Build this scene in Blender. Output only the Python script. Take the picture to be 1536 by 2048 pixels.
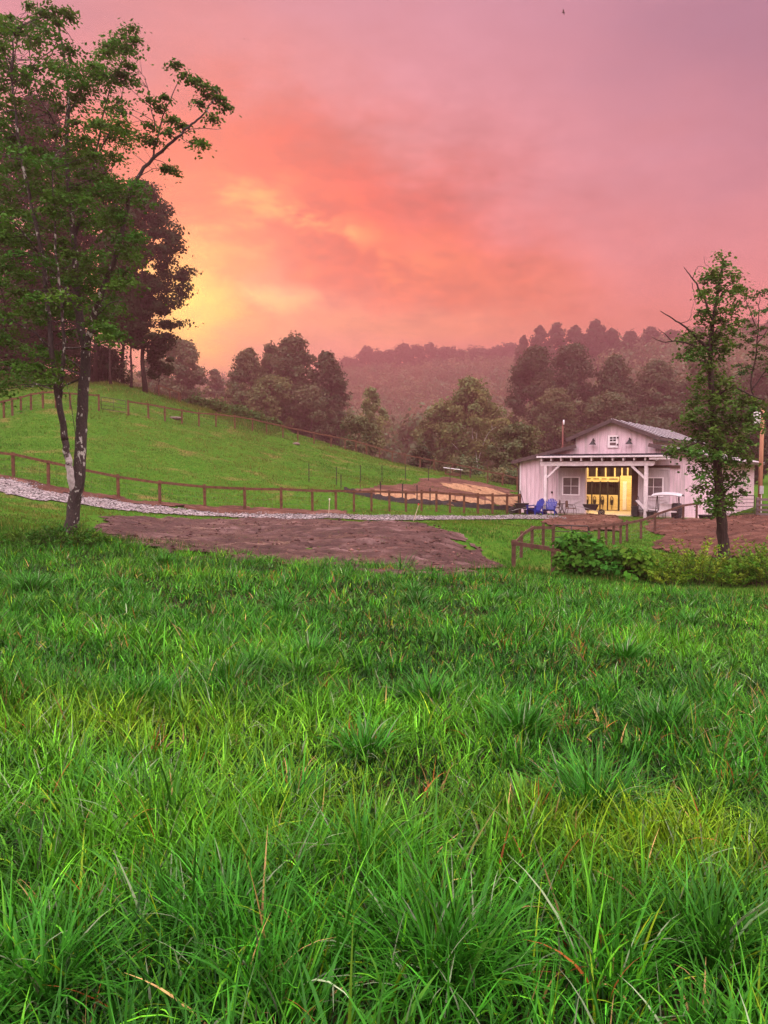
import bpy, math, random
import numpy as np
from mathutils import Vector, Matrix
PI = math.pi
R = math.radians
for o in list(bpy.data.objects):
    bpy.data.objects.remove(o)
sc = bpy.context.scene
col = sc.collection

# ------------------------------------------------------------------ camera
CAMZ = 2.9
FPX = 1550.0                      # focal length in photo pixels (1536 x 2048)
PITCH = math.atan(84 / FPX)       # a little below level
cam_d = bpy.data.cameras.new('camera')
cam_d.sensor_fit = 'VERTICAL'
cam_d.sensor_height = 36
cam_d.lens = FPX / 2048 * 36
cam_d.clip_start = 0.05
cam_d.clip_end = 3000
cam = bpy.data.objects.new('camera', cam_d)
col.objects.link(cam)
cam.location = (0, 0, CAMZ)
cam.rotation_euler = (PI / 2 - PITCH, 0, 0)
sc.camera = cam


def ray(px, py):
    a = (px - 768) / FPX
    b = -(py - 1024) / FPX
    return (a, math.cos(PITCH) + b * math.sin(PITCH), b * math.cos(PITCH) - math.sin(PITCH))


def P(px, py, D):
    """world point seen at a photo pixel, D metres ahead"""
    d = ray(px, py)
    k = D / d[1]
    return (d[0] * k, D, CAMZ + d[2] * k)


def azel(px, py):
    d = ray(px, py)
    l = math.sqrt(sum(c * c for c in d))
    return math.atan2(d[0], d[1]), math.asin(d[2] / l)


# ------------------------------------------------------------------ render settings
sc.view_settings.view_transform = 'Standard'
sc.view_settings.look = 'None'
sc.view_settings.gamma = 1
sc.view_settings.exposure = 0.0
sc.view_settings.use_curve_mapping = False
cy = sc.cycles
cy.max_bounces = 6
cy.diffuse_bounces = 2
cy.glossy_bounces = 2
cy.transmission_bounces = 3
cy.volume_bounces = 0
cy.transparent_max_bounces = 6
cy.caustics_reflective = False
cy.caustics_refractive = False
cy.use_adaptive_sampling = True
cy.adaptive_threshold = 0.02
cy.use_denoising = True
try:
    cy.denoiser = 'OPENIMAGEDENOISE'
    cy.denoising_input_passes = 'RGB_ALBEDO_NORMAL'
    cy.denoising_prefilter = 'ACCURATE'
except Exception:
    pass

# ------------------------------------------------------------------ world: evening sky
SUN_AZ, SUN_EL = azel(395, 600)
world = bpy.data.worlds.new('World')
sc.world = world
world.use_nodes = True
nt = world.node_tree
nt.nodes.clear()


class G:
    """small helper for writing node graphs"""

    def __init__(s, tree):
        s.t = tree

    def new(s, typ, **kw):
        n = s.t.nodes.new(typ)
        for k, v in kw.items():
            setattr(n, k, v)
        return n

    def put(s, sock, v):
        if v is None:
            return
        if isinstance(v, bpy.types.NodeSocket):
            s.t.links.new(v, sock)
        else:
            sock.default_value = v

    def m(s, op, a, b=None, c=None, clamp=False):
        n = s.new('ShaderNodeMath', operation=op)
        n.use_clamp = clamp
        s.put(n.inputs[0], a)
        s.put(n.inputs[1], b)
        s.put(n.inputs[2], c)
        return n.outputs[0]

    def mix(s, f, a, b, blend='MIX'):
        n = s.new('ShaderNodeMix', data_type='RGBA', blend_type=blend)
        s.put(n.inputs[0], f)
        s.put(n.inputs[6], a if isinstance(a, bpy.types.NodeSocket) else tuple(a)[:3] + (1,))
        s.put(n.inputs[7], b if isinstance(b, bpy.types.NodeSocket) else tuple(b)[:3] + (1,))
        return n.outputs[2]

    def ramp(s, f, stops, mode='LINEAR'):
        n = s.new('ShaderNodeValToRGB')
        cr = n.color_ramp
        cr.interpolation = mode
        while len(cr.elements) < len(stops):
            cr.elements.new(0.5)
        for e, (p, c) in zip(cr.elements, stops):
            e.position = p
            e.color = tuple(c)[:3] + (1,)
        s.put(n.inputs[0], f)
        return n.outputs[0]

    def smooth(s, x, a, b):
        n = s.new('ShaderNodeMapRange', interpolation_type='SMOOTHSTEP')
        s.put(n.inputs[0], x)
        n.inputs[1].default_value = a
        n.inputs[2].default_value = b
        return n.outputs[0]

    def noise(s, vec, scale, detail=4, rough=0.55, dist=0.0):
        n = s.new('ShaderNodeTexNoise')
        s.put(n.inputs['Vector'], vec)
        n.inputs['Scale'].default_value = scale
        n.inputs['Detail'].default_value = detail
        n.inputs['Roughness'].default_value = rough
        n.inputs['Distortion'].default_value = dist
        return n.outputs['Fac'], n.outputs['Color']


g = G(nt)
tc = g.new('ShaderNodeTexCoord').outputs['Generated']
sep = g.new('ShaderNodeSeparateXYZ')
nt.links.new(tc, sep.inputs[0])
dx, dy, dz = sep.outputs
az0 = g.m('ARCTAN2', dx, dy)
el0 = g.m('ARCSINE', dz)
stretch = g.new('ShaderNodeMapping')
stretch.inputs['Scale'].default_value = (1, 1, 2.2)
stretch.inputs['Rotation'].default_value = (0, R(14), 0)
nt.links.new(tc, stretch.inputs[0])
sv = stretch.outputs[0]
n1, c1 = g.noise(sv, 3.6, 5, 0.55)
n2, c2 = g.noise(sv, 8.5, 7, 0.62)
n3, c3 = g.noise(sv, 17, 5, 0.6)
sp1 = g.new('ShaderNodeSeparateColor')
nt.links.new(c1, sp1.inputs[0])
sp2 = g.new('ShaderNodeSeparateColor')
nt.links.new(c2, sp2.inputs[0])


def warp(base, a, b, k1, k2):
    t = g.m('ADD', base, g.m('MULTIPLY', g.m('SUBTRACT', a, 0.5), k1))
    return g.m('ADD', t, g.m('MULTIPLY', g.m('SUBTRACT', b, 0.5), k2))


az = warp(az0, sp1.outputs[0], sp2.outputs[0], 0.26, 0.16)
el = warp(el0, sp1.outputs[1], sp2.outputs[1], 0.14, 0.10)


def blob(px, py, rx, ry, soft=1.0, tilt=0.0):
    a0, e0 = azel(px, py)
    u = g.m('SUBTRACT', az, a0)
    v = g.m('SUBTRACT', el, e0)
    if tilt:
        v = g.m('ADD', v, g.m('MULTIPLY', u, math.tan(R(tilt))))
    u = g.m('DIVIDE', u, rx / FPX)
    v = g.m('DIVIDE', v, ry / FPX)
    q = g.m('ADD', g.m('MULTIPLY', u, u), g.m('MULTIPLY', v, v))
    return g.m('EXPONENT', g.m('MULTIPLY', q, -soft))


nish = g.new('ShaderNodeTexSky', sky_type='NISHITA')
nish.sun_disc = False
nish.sun_elevation = SUN_EL
nish.sun_rotation = SUN_AZ
nish.dust_density = 3
nish_c = g.mix(1.0, nish.outputs[0], (0.10, 0.10, 0.10), 'MULTIPLY')

elw = g.m('ADD', el0, g.m('MULTIPLY', g.m('SUBTRACT', n1, 0.5), 0.06))
base = g.ramp(g.m('DIVIDE', elw, 0.60, clamp=True), [
    (0.00, (1.15, .32, .22)), (0.20, (1.15, .34, .26)), (0.38, (1.08, .37, .34)),
    (0.58, (.86, .34, .375)), (0.78, (.67, .295, .36)), (0.95, (.52, .275, .37))])
layers = [
    (1600, -20, 380, 330, (.20, .15, .25), .75, None, 0),
    (230, -40, 330, 170, (.36, .20, .24), .55, None, 0),
    (430, 300, 260, 260, (.88, .25, .17), .65, None, 0),
    (640, 345, 330, 105, (.52, .085, .035), .85, None, 8),
    (690, 475, 375, 135, (.95, .045, .0), 1.0, None, 10),
    (950, 550, 260, 85, (1.1, .22, .03), .7, None, 10),
    (400, 440, 150, 150, (1.15, .20, .03), .8, None, 0),
    (820, 655, 380, 50, (1.15, .40, .16), .7, None, 0),
    (650, 470, 150, 28, (1.5, .52, .10), .85, n2, 12),
    (480, 470, 110, 50, (1.5, .50, .08), .8, n2, -15),
    (575, 620, 105, 50, (1.6, .80, .22), .95, n2, 0),
    (480, 660, 210, 60, (1.35, .45, .12), .6, None, 0),
    (390, 620, 110, 115, (1.6, .62, .02), .92, None, 0),
    (388, 625, 80, 90, (1.9, 1.2, .10), .95, None, 0),
]
cur = base
for (px, py, rx, ry, c, w, nz, tilt) in layers:
    b = g.m('MULTIPLY', blob(px, py, rx, ry, 1.0, tilt), w)
    if nz is not None:
        b = g.m('MULTIPLY', b, g.smooth(nz, 0.42, 0.58))
    cur = g.mix(b, cur, c)
# soft light and dark cloud structure
st = g.m('ADD', g.m('MULTIPLY', g.m('SUBTRACT', n2, 0.5), 1.35), g.m('MULTIPLY', g.m('SUBTRACT', n3, 0.5), 0.55))
front = blob(640, 520, 560, 260, 1.0)
amp = g.m('ADD', 0.12, g.m('MULTIPLY', front, 0.88))
st = g.m('ADD', 1.0, g.m('MULTIPLY', st, amp))
vm = g.new('ShaderNodeVectorMath', operation='SCALE')
nt.links.new(cur, vm.inputs[0])
nt.links.new(st, vm.inputs['Scale'])
cur = vm.outputs[0]
# unseen dome overhead and behind, brightened beyond the sunset to light the scene
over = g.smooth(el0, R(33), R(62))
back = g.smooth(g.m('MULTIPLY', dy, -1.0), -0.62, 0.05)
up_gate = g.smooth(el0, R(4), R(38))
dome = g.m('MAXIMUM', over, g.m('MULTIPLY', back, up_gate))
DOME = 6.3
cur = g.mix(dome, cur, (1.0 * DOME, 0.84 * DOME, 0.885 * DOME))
cur = g.mix(0.06, cur, nish_c)
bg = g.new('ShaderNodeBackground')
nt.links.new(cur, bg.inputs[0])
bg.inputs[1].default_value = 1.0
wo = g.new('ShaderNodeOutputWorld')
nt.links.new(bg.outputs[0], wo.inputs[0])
world.cycles.sampling_method = 'MANUAL'
world.cycles.sample_map_resolution = 512

# ------------------------------------------------------------------ sun, low and veiled by cloud
sl = bpy.data.lights.new('sun', 'SUN')
sl.energy = 0.5
sl.angle = R(14)
sl.color = (1.0, 0.62, 0.36)
sun = bpy.data.objects.new('sun', sl)
col.objects.link(sun)
sd = Vector((math.sin(SUN_AZ) * math.cos(SUN_EL), math.cos(SUN_AZ) * math.cos(SUN_EL), math.sin(SUN_EL)))
sun.rotation_euler = sd.to_track_quat('Z', 'Y').to_euler()

# ------------------------------------------------------------------ helpers
random.seed(7)


def tag(o, label=None, cat=None, group=None, kind=None):
    if label:
        o['label'] = label
    if cat:
        o['category'] = cat
    if group:
        o['group'] = group
    if kind:
        o['kind'] = kind
    return o


def empty(name, loc, rz=0.0, label=None, cat=None, group=None):
    o = bpy.data.objects.new(name, None)
    o.empty_display_size = 0.3
    col.objects.link(o)
    o.location = loc
    o.rotation_euler = (0, 0, rz)
    return tag(o, label, cat, group)


def copy_tree(o, parent=None):
    c = o.copy()
    col.objects.link(c)
    c.parent = parent
    for ch in list(o.children):
        copy_tree(ch, c)
    return c


def np_mesh(name, V, F, mat=None, parent=None, loc=None, colors=None, smooth=False):
    """V (n,3), F (m,k) uniform face size"""
    V = np.asarray(V, dtype=np.float32)
    F = np.asarray(F, dtype=np.int32)
    me = bpy.data.meshes.new(name)
    n, (m, k) = len(V), F.shape
    me.vertices.add(n)
    me.vertices.foreach_set('co', V.ravel())
    me.loops.add(m * k)
    me.loops.foreach_set('vertex_index', F.ravel())
    me.polygons.add(m)
    me.polygons.foreach_set('loop_start', np.arange(0, m * k, k, dtype=np.int32))
    if smooth:
        me.polygons.foreach_set('use_smooth', np.ones(m, dtype=bool))
    me.update(calc_edges=True)
    if colors is not None:
        at = me.attributes.new('tint', 'FLOAT_COLOR', 'POINT')
        cc = np.ones((n, 4), dtype=np.float32)
        cc[:, :3] = colors
        at.data.foreach_set('color', cc.ravel())
    if mat:
        me.materials.append(mat)
    o = bpy.data.objects.new(name, me)
    col.objects.link(o)
    if parent:
        o.parent = parent
    if loc is not None:
        o.location = loc
    return o


class MB:
    """collects boxes, bars and tubes into ONE mesh"""

    def __init__(s):
        s.v = []
        s.f = []

    def add(s, vs, fs):
        n = len(s.v)
        s.v += [tuple(v) for v in vs]
        s.f += [tuple(i + n for i in f) for f in fs]
        return s

    def box(s, a, b):
        x0, x1 = sorted((a[0], b[0]))
        y0, y1 = sorted((a[1], b[1]))
        z0, z1 = sorted((a[2], b[2]))
        return s.add([(x0, y0, z0), (x1, y0, z0), (x1, y1, z0), (x0, y1, z0), (x0, y0, z1), (x1, y0, z1), (x1, y1, z1), (x0, y1, z1)],
                     [(0, 3, 2, 1), (4, 5, 6, 7), (0, 1, 5, 4), (1, 2, 6, 5), (2, 3, 7, 6), (3, 0, 4, 7)])

    def bar(s, p, q, w, h, up=(0, 0, 1)):
        """rectangular bar from p to q, w across, h along up"""
        p, q, u = Vector(p), Vector(q), Vector(up)
        d = (q - p).normalized()
        if abs(d.dot(u)) > 0.98:
            u = Vector((0, 1, 0))
        sd = d.cross(u).normalized()
        u = sd.cross(d).normalized()
        vs = []
        for c in (p, q):
            for (i, j) in ((-1, -1), (1, -1), (1, 1), (-1, 1)):
                vs.append(c + sd * (w / 2 * i) + u * (h / 2 * j))
        return s.add(vs, [(0, 1, 2, 3), (7, 6, 5, 4), (0, 4, 5, 1), (1, 5, 6, 2), (2, 6, 7, 3), (3, 7, 4, 0)])

    def tube(s, pts, rad, n=8, cap=True):
        pts = [Vector(p) for p in pts]
        if not hasattr(rad, '__len__'):
            rad = [rad] * len(pts)
        vs, fs = [], []
        ref = None
        for i, p in enumerate(pts):
            d = (pts[min(i + 1, len(pts) - 1)] - pts[max(i - 1, 0)])
            d = d.normalized() if d.length > 1e-9 else Vector((0, 0, 1))
            if ref is None:
                ref = Vector((1, 0, 0)) if abs(d.x) < 0.8 else Vector((0, 1, 0))
            a = (ref - d * ref.dot(d))
            a = a.normalized() if a.length > 1e-6 else d.orthogonal().normalized()
            ref = a
            b = d.cross(a)
            for k in range(n):
                t = 2 * PI * k / n
                vs.append(p + (a * math.cos(t) + b * math.sin(t)) * rad[i])
        for i in range(len(pts) - 1):
            for k in range(n):
                fs.append((i * n + k, i * n + (k + 1) % n, (i + 1) * n + (k + 1) % n, (i + 1) * n + k))
        if cap:
            fs.append(tuple(range(n - 1, -1, -1)))
            fs.append(tuple((len(pts) - 1) * n + k for k in range(n)))
        return s.add(vs, fs)

    def lathe(s, prof, n=20, c=(0, 0, 0), sx=1.0, sy=1.0):
        vs, fs = [], []
        for (r, z) in prof:
            for k in range(n):
                t = 2 * PI * k / n
                vs.append((c[0] + r * sx * math.cos(t), c[1] + r * sy * math.sin(t), c[2] + z))
        for i in range(len(prof) - 1):
            for k in range(n):
                fs.append((i * n + k, i * n + (k + 1) % n, (i + 1) * n + (k + 1) % n, (i + 1) * n + k))
        fs.append(tuple(range(n - 1, -1, -1)))
        fs.append(tuple((len(prof) - 1) * n + k for k in range(n)))
        return s.add(vs, fs)

    def prism(s, poly, d0, d1, axis='y'):
        """extrude a polygon given in the plane across `axis`"""
        n = len(poly)

        def mk(a, b, d):
            return {'y': (a, d, b), 'x': (d, a, b), 'z': (a, b, d)}[axis]
        vs = [mk(a, b, d0) for a, b in poly] + [mk(a, b, d1) for a, b in poly]
        fs = [tuple(range(n)), tuple(range(2 * n - 1, n - 1, -1))]
        for i in range(n):
            j = (i + 1) % n
            fs.append((i, i + n, j + n, j))
        return s.add(vs, fs)

    def build(s, name, mat, parent=None, org=(0, 0, 0), smooth=False, bevel=0.0):
        me = bpy.data.meshes.new(name)
        if org != (0, 0, 0):
            vs = [(v[0] - org[0], v[1] - org[1], v[2] - org[2]) for v in s.v]
        else:
            vs = s.v
        me.from_pydata(vs, [], s.f)
        import bmesh
        bm = bmesh.new()
        bm.from_mesh(me)
        bmesh.ops.recalc_face_normals(bm, faces=bm.faces)
        bm.to_mesh(me)
        bm.free()
        if smooth:
            me.polygons.foreach_set('use_smooth', np.ones(len(me.polygons), dtype=bool))
        me.materials.append(mat)
        o = bpy.data.objects.new(name, me)
        col.objects.link(o)
        if parent:
            o.parent = parent
        else:
            o.location = org
        if bevel:
            b = o.modifiers.new('bevel', 'BEVEL')
            b.width = bevel
            b.segments = 2
            b.limit_method = 'ANGLE'
        return o


# ------------------------------------------------------------------ materials
MATS = {}


def mat(name, c1, c2=None, scale=6.0, rough=0.8, bump=0.0, spec=0.3, metal=0.0, stretch=(1, 1, 1), detail=5,
        c3=None, obj_coord=True, lo=0.35, hi=0.65, bscale=None):
    if name in MATS:
        return MATS[name]
    m = bpy.data.materials.new(name)
    m.use_nodes = True
    t = m.node_tree
    q = G(t)
    bs = t.nodes['Principled BSDF']
    bs.inputs['Roughness'].default_value = rough
    bs.inputs['Specular IOR Level'].default_value = spec
    bs.inputs['Metallic'].default_value = metal
    if c2 is None:
        bs.inputs['Base Color'].default_value = tuple(c1) + (1,)
    else:
        tcn = q.new('ShaderNodeTexCoord')
        mp = q.new('ShaderNodeMapping')
        mp.inputs['Scale'].default_value = stretch
        t.links.new(tcn.outputs['Object'], mp.inputs[0])
        f, _ = q.noise(mp.outputs[0], scale, detail, 0.6)
        stops = [(lo, c1), (hi, c2)]
        cc = q.ramp(f, stops)
        if c3 is not None:
            f3, _ = q.noise(mp.outputs[0], scale * 0.23, 3, 0.6)
            cc = q.mix(q.smooth(f3, 0.5, 0.68), cc, c3)
        t.links.new(cc, bs.inputs['Base Color'])
        if bump:
            if bscale:
                f, _ = q.noise(mp.outputs[0], bscale, detail, 0.65)
            bn = q.new('ShaderNodeBump')
            bn.inputs['Strength'].default_value = min(1, bump)
            bn.inputs['Distance'].default_value = 0.02 if bump <= 1 else 0.02 * bump
            t.links.new(f, bn.inputs['Height'])
            t.links.new(bn.outputs[0], bs.inputs['Normal'])
    MATS[name] = m
    return m


def leaf_mat(name, trans=0.3, rough=0.55, spec=0.25, gain=1.0):
    """colour from the per-leaf tint; light passes through the blade"""
    m = bpy.data.materials.new(name)
    m.use_nodes = True
    t = m.node_tree
    q = G(t)
    bs = t.nodes['Principled BSDF']
    at = q.new('ShaderNodeAttribute', attribute_name='tint')
    c = at.outputs['Color']
    t.links.new(c, bs.inputs['Base Color'])
    bs.inputs['Roughness'].default_value = rough
    bs.inputs['Specular IOR Level'].default_value = spec
    tr = q.new('ShaderNodeBsdfTranslucent')
    tcx = q.mix(1.0, c, (1.15, 1.15, 0.7), 'MULTIPLY')
    t.links.new(tcx, tr.inputs[0])
    mx = q.new('ShaderNodeMixShader')
    mx.inputs[0].default_value = trans
    t.links.new(bs.outputs[0], mx.inputs[1])
    t.links.new(tr.outputs[0], mx.inputs[2])
    t.links.new(mx.outputs[0], t.nodes['Material Output'].inputs['Surface'])
    return m


LEAF = leaf_mat('leaves', 0.3, 0.6, 0.05)
GRASS = leaf_mat('grass_blades', 0.12, 0.36, 0.08)
TURF = leaf_mat('turf', 0.25, 0.7, 0.03)


def vnoise(x, y, scale, seed):
    """smooth 2-D value noise in 0..1"""
    x = np.asarray(x) * scale
    y = np.asarray(y) * scale
    xi, yi = np.floor(x).astype(np.int64), np.floor(y).astype(np.int64)
    fx, fy = x - xi, y - yi
    fx, fy = fx * fx * (3 - 2 * fx), fy * fy * (3 - 2 * fy)

    def h(i, j):
        n = (i * 374761393 + j * 668265263 + seed * 982451653) & 0x7fffffff
        n = ((n ^ (n >> 13)) * 1274126177) & 0x7fffffff
        return ((n ^ (n >> 16)) & 0xffff) / 65535.0
    return (h(xi, yi) * (1 - fx) + h(xi + 1, yi) * fx) * (1 - fy) + (h(xi, yi + 1) * (1 - fx) + h(xi + 1, yi + 1) * fx) * fy


def fbm(x, y, scale, seed, oct=3):
    t, a, s = 0, 1.0, 0
    for k in range(oct):
        t = t + a * vnoise(x, y, scale * 2 ** k, seed + k)
        s += a
        a *= 0.5
    return t / s


# ------------------------------------------------------------------ terrain
B0 = (14.74, 50.0)            # middle of the barn's front wall
BYAW = R(32)
BU = (math.cos(BYAW), -math.sin(BYAW))
BV = (math.sin(BYAW), math.cos(BYAW))


def bw(s, d):
    return (B0[0] + s * BU[0] + d * BV[0], B0[1] + s * BU[1] + d * BV[1])


pix = [
    # left of the meadow, road, near fence
    (140, 1078, 22), (60, 1040, 29), (0, 1000, 36), (200, 1060, 28), (0, 970, 40), (100, 988, 41),
    (27, 957, 43), (97, 969, 43), (237, 996, 43), (320, 1004, 43), (410, 1012, 43.5), (490, 1019, 44), (563, 1022, 44.5),
    (625, 1023, 46), (740, 1025, 48), (840, 1027, 50), (925, 1028, 51), (1020, 1029, 51),
    # mud and lawn
    (300, 1080, 27), (600, 1060, 33), (600, 1100, 24.5), (900, 1080, 29), (900, 1115, 24), (300, 1045, 36), (450, 1035, 40),
    (700, 1040, 41), (900, 1040, 45), (1000, 1128, 22.5), (1000, 1062, 36), (1050, 1097, 31), (1130, 1038, 46), (1100, 1070, 38),
    # hollow on the right
    (1026, 1139, 29), (1105, 1106, 33), (1200, 1096, 36), (1282, 1087, 38), (1310, 1068, 41), (1366, 1045, 44), (1395, 1038, 45.5),
    (1440, 1113, 26.5), (1500, 1062, 38), (1500, 1036, 46), (1150, 1150, 24), (1400, 1140, 23), (1520, 1135, 23), (1620, 1090, 30),
    # pasture
    (0, 920, 50), (0, 870, 58), (100, 905, 52), (300, 920, 55), (300, 980, 47), (500, 930, 61), (500, 980, 50), (700, 940, 69),
    (700, 985, 54), (800, 960, 67), (850, 975, 62), (900, 958, 76), (950, 985, 62), (1000, 1002, 58), (620, 910, 75), (200, 870, 60),
    (400, 880, 66), (-200, 900, 50), (-200, 830, 62),
    # upper fence line
    (-80, 850, 62), (0, 832, 64), (70, 815, 66), (130, 813, 67), (200, 826, 68), (270, 834, 69), (300, 838, 70), (345, 845, 72), (410, 853, 75),
    (480, 863, 78), (545, 872, 82), (620, 885, 86), (690, 898, 90), (760, 917, 92), (810, 930, 93), (870, 942, 92), (950, 958, 85), (1035, 980, 75),
    # bank behind it
    (250, 768, 80), (150, 770, 80), (0, 770, 82), (320, 797, 86), (380, 815, 90), (460, 836, 95), (540, 856, 100), (-200, 740, 90),
    (100, 745, 100),
]
ctrl = [P(*p) for p in pix]
ctrl += [(0, 0, 1.3), (-3, 2, 1.36), (3, 2, 1.2), (0, 10, .86), (-6, 10, 1.0), (6, 10, .46), (-10, 20, .70), (0, 20, .38), (-5, 15, .80),
         (7, 17, .02), (10, 20, -.2), (0, -12, 1.7), (-15, 0, 1.7), (15, 0, .6), (20, 15, -.3), (-20, 15, 1.2), (-30, 30, 3.0), (30, 30, .2),
         (40, 10, 0), (-40, 10, 3), (0, -40, 2.5), (60, -30, 1.5), (-60, -30, 4)]
for s in (-6.5, 0, 6.5):
    for d in (-2, 0, 9, 18):
        x, y = bw(s, d)
        ctrl.append((x, y, 0.0 if d < 15 else 0.2))
ctrl += [(30, 45, .1), (36, 60, .1), (45, 50, .2), (70, 60, 1.5), (40, 90, 1), (20, 95, 1),
         (-12, 135, 3), (-35, 130, 8), (5, 130, 1), (20, 120, .5), (35, 120, 1.0), (0, 170, 1), (40, 160, 4), (80, 120, 6), (80, 160, 14),
         (-70, 120, 18), (-90, 90, 16), (-120, 140, 24), (-60, 180, 16), (-60, 290, 22), (-110, 330, 30), (-20, 220, 6), (-30, 440, 50),
         (0, 420, 51), (60, 420, 54), (55, 250, 17), (70, 268, 36), (92, 272, 39), (130, 290, 43), (175, 285, 46), (130, 420, 60), (230, 420, 66),
         (0, 300, 18), (40, 310, 24), (-200, 250, 40), (280, 250, 44), (-280, 500, 50), (0, 560, 48), (300, 560, 66), (150, 100, 14), (200, 50, 8),
         (120, 20, 2), (-140, 50, 14), (-150, 0, 8), (150, -40, 2), (0, 360, 36), (60, 200, 6), (100, 210, 16)]
C = np.array(ctrl)
far_ = C[:, 1] >= 215
C[far_, :2] *= 1.6
C[far_, 2] = (C[far_, 2] - CAMZ) * 1.6 + CAMZ
C = np.concatenate([C, np.array([(0, 210, 2.5), (60, 230, 7), (-30, 230, 8), (110, 250, 17), (30, 190, 1.0), (0, 145, .5), (60, 170, 2.0)])])
SC = 30.0


def tps_k(r2):
    return np.where(r2 > 1e-12, 0.5 * r2 * np.log(r2 + 1e-12), 0)


def tps_fit(C, lam):
    X = C[:, :2] / SC
    n = len(X)
    r2 = ((X[:, None] - X[None]) ** 2).sum(-1)
    A = np.zeros((n + 3, n + 3))
    dist = np.hypot(C[:, 0], C[:, 1])
    A[:n, :n] = tps_k(r2) + np.diag(lam * (0.3 + (dist / 60) ** 2))
    A[:n, n] = 1
    A[:n, n + 1:] = X
    A[n, :n] = 1
    A[n + 1:, :n] = X.T
    b = np.zeros(n + 3)
    b[:n] = C[:, 2]
    return np.linalg.solve(A, b)


W = tps_fit(C, 0.004)


def tps(x, y):
    x, y = np.asarray(x, float).ravel(), np.asarray(y, float).ravel()
    out = np.zeros(len(x))
    CX = C[:, :2] / SC
    for i in range(0, len(x), 20000):
        q = np.stack([x[i:i + 20000], y[i:i + 20000]], 1) / SC
        r2 = ((q[:, None] - CX[None]) ** 2).sum(-1)
        out[i:i + 20000] = tps_k(r2) @ W[:len(CX)] + W[len(CX)] + q @ W[len(CX) + 1:]
    return out


def axis(parts):
    a = []
    for (x0, x1, st) in parts:
        a += list(np.arange(x0, x1, st))
    return np.array(a + [parts[-1][1]])


GX = axis([(-560, -60, 9), (-60, -30, 1.5), (-30, 34, 0.4), (34, 60, 1.5), (60, 560, 9)])
GY = axis([(-60, -6, 4), (-6, 70, 0.4), (70, 110, 1.0), (110, 960, 8)])
XX, YY = np.meshgrid(GX, GY)
ZZ = tps(XX, YY).reshape(XX.shape)
far = np.clip((np.hypot(XX, YY) - 4) / 30, 0, 1)
ZZ = ZZ + (fbm(XX, YY, 0.35, 3, 3) - 0.5) * 0.16 * (0.4 + far) + (fbm(XX, YY, 0.09, 9, 2) - 0.5) * 0.5 * far
# level pad under the barn
lx = (XX - B0[0]) * BU[0] + (YY - B0[1]) * BU[1]
ly = (XX - B0[0]) * BV[0] + (YY - B0[1]) * BV[1]
dpad = np.maximum(np.maximum(np.abs(lx) - 7.0, 0), np.maximum(np.maximum(-2.6 - ly, ly - 18.5), 0))
kpad = np.clip(1 - dpad / 4.0, 0, 1)
kpad = kpad * kpad * (3 - 2 * kpad)
ZZ = ZZ * (1 - kpad) + (-0.03) * kpad


def gz(x, y):
    """height of the ground sheet, interpolated on its own grid"""
    x, y = np.asarray(x, float), np.asarray(y, float)
    i = np.clip(np.searchsorted(GX, x) - 1, 0, len(GX) - 2)
    j = np.clip(np.searchsorted(GY, y) - 1, 0, len(GY) - 2)
    fx = np.clip((x - GX[i]) / (GX[i + 1] - GX[i]), 0, 1)
    fy = np.clip((y - GY[j]) / (GY[j + 1] - GY[j]), 0, 1)
    return (ZZ[j, i] * (1 - fx) + ZZ[j, i + 1] * fx) * (1 - fy) + (ZZ[j + 1, i] * (1 - fx) + ZZ[j + 1, i + 1] * fx) * fy


def gp(px, D, dz=0.0):
    """ground point in photo column px, D metres ahead"""
    x = (px - 768) / FPX * D
    for _ in range(4):
        z = float(gz(x, D))
        # column shifts a hair with the camera's pitch
        yc = D * math.cos(PITCH) - (z - CAMZ) * math.sin(PITCH)
        x = (px - 768) / FPX * yc
    return (x, D, float(gz(x, D)) + dz)


def project(x, y, z):
    dzz = z - CAMZ
    yc = y * math.cos(PITCH) - dzz * math.sin(PITCH)
    zc = y * math.sin(PITCH) + dzz * math.cos(PITCH)
    return 768 + FPX * x / yc, 1024 - FPX * zc / yc


def inside(px, py, poly):
    px, py = np.asarray(px), np.asarray(py)
    r = np.zeros(px.shape, bool)
    n = len(poly)
    for i in range(n):
        x1, y1 = poly[i]
        x2, y2 = poly[(i + 1) % n]
        c = ((y1 > py) != (y2 > py)) & (px < (x2 - x1) * (py - y1) / (y2 - y1 + 1e-9) + x1)
        r ^= c
    return r


def drape(name, x0, x1, y0, y1, step, mask, lift, m, smooth=True, relief=None):
    xs = np.arange(x0, x1 + step, step)
    ys = np.arange(y0, y1 + step, step)
    X, Y = np.meshgrid(xs, ys)
    Z = gz(X, Y) + lift
    keep = mask(X, Y)
    if relief is not None:
        fr = sum(mask(X + a, Y + b).astype(float) for a, b in ((.35, 0), (-.35, 0), (0, .35), (0, -.35), (.8, 0), (-.8, 0), (0, .8), (0, -.8))) / 8
        Z = gz(X, Y) + .008 + (lift + relief(X, Y)) * fr
    idx = -np.ones(X.shape, int)
    fk = keep[:-1, :-1] & keep[1:, :-1] & keep[:-1, 1:] & keep[1:, 1:]
    vk = np.zeros(X.shape, bool)
    vk[:-1, :-1] |= fk
    vk[1:, :-1] |= fk
    vk[:-1, 1:] |= fk
    vk[1:, 1:] |= fk
    idx[vk] = np.arange(vk.sum())
    V = np.stack([X[vk], Y[vk], Z[vk]], 1)
    jj, ii = np.nonzero(fk)
    F = np.stack([idx[jj, ii], idx[jj, ii + 1], idx[jj + 1, ii + 1], idx[jj + 1, ii]], 1)
    return np_mesh(name, V, F, m, smooth=smooth)


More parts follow.
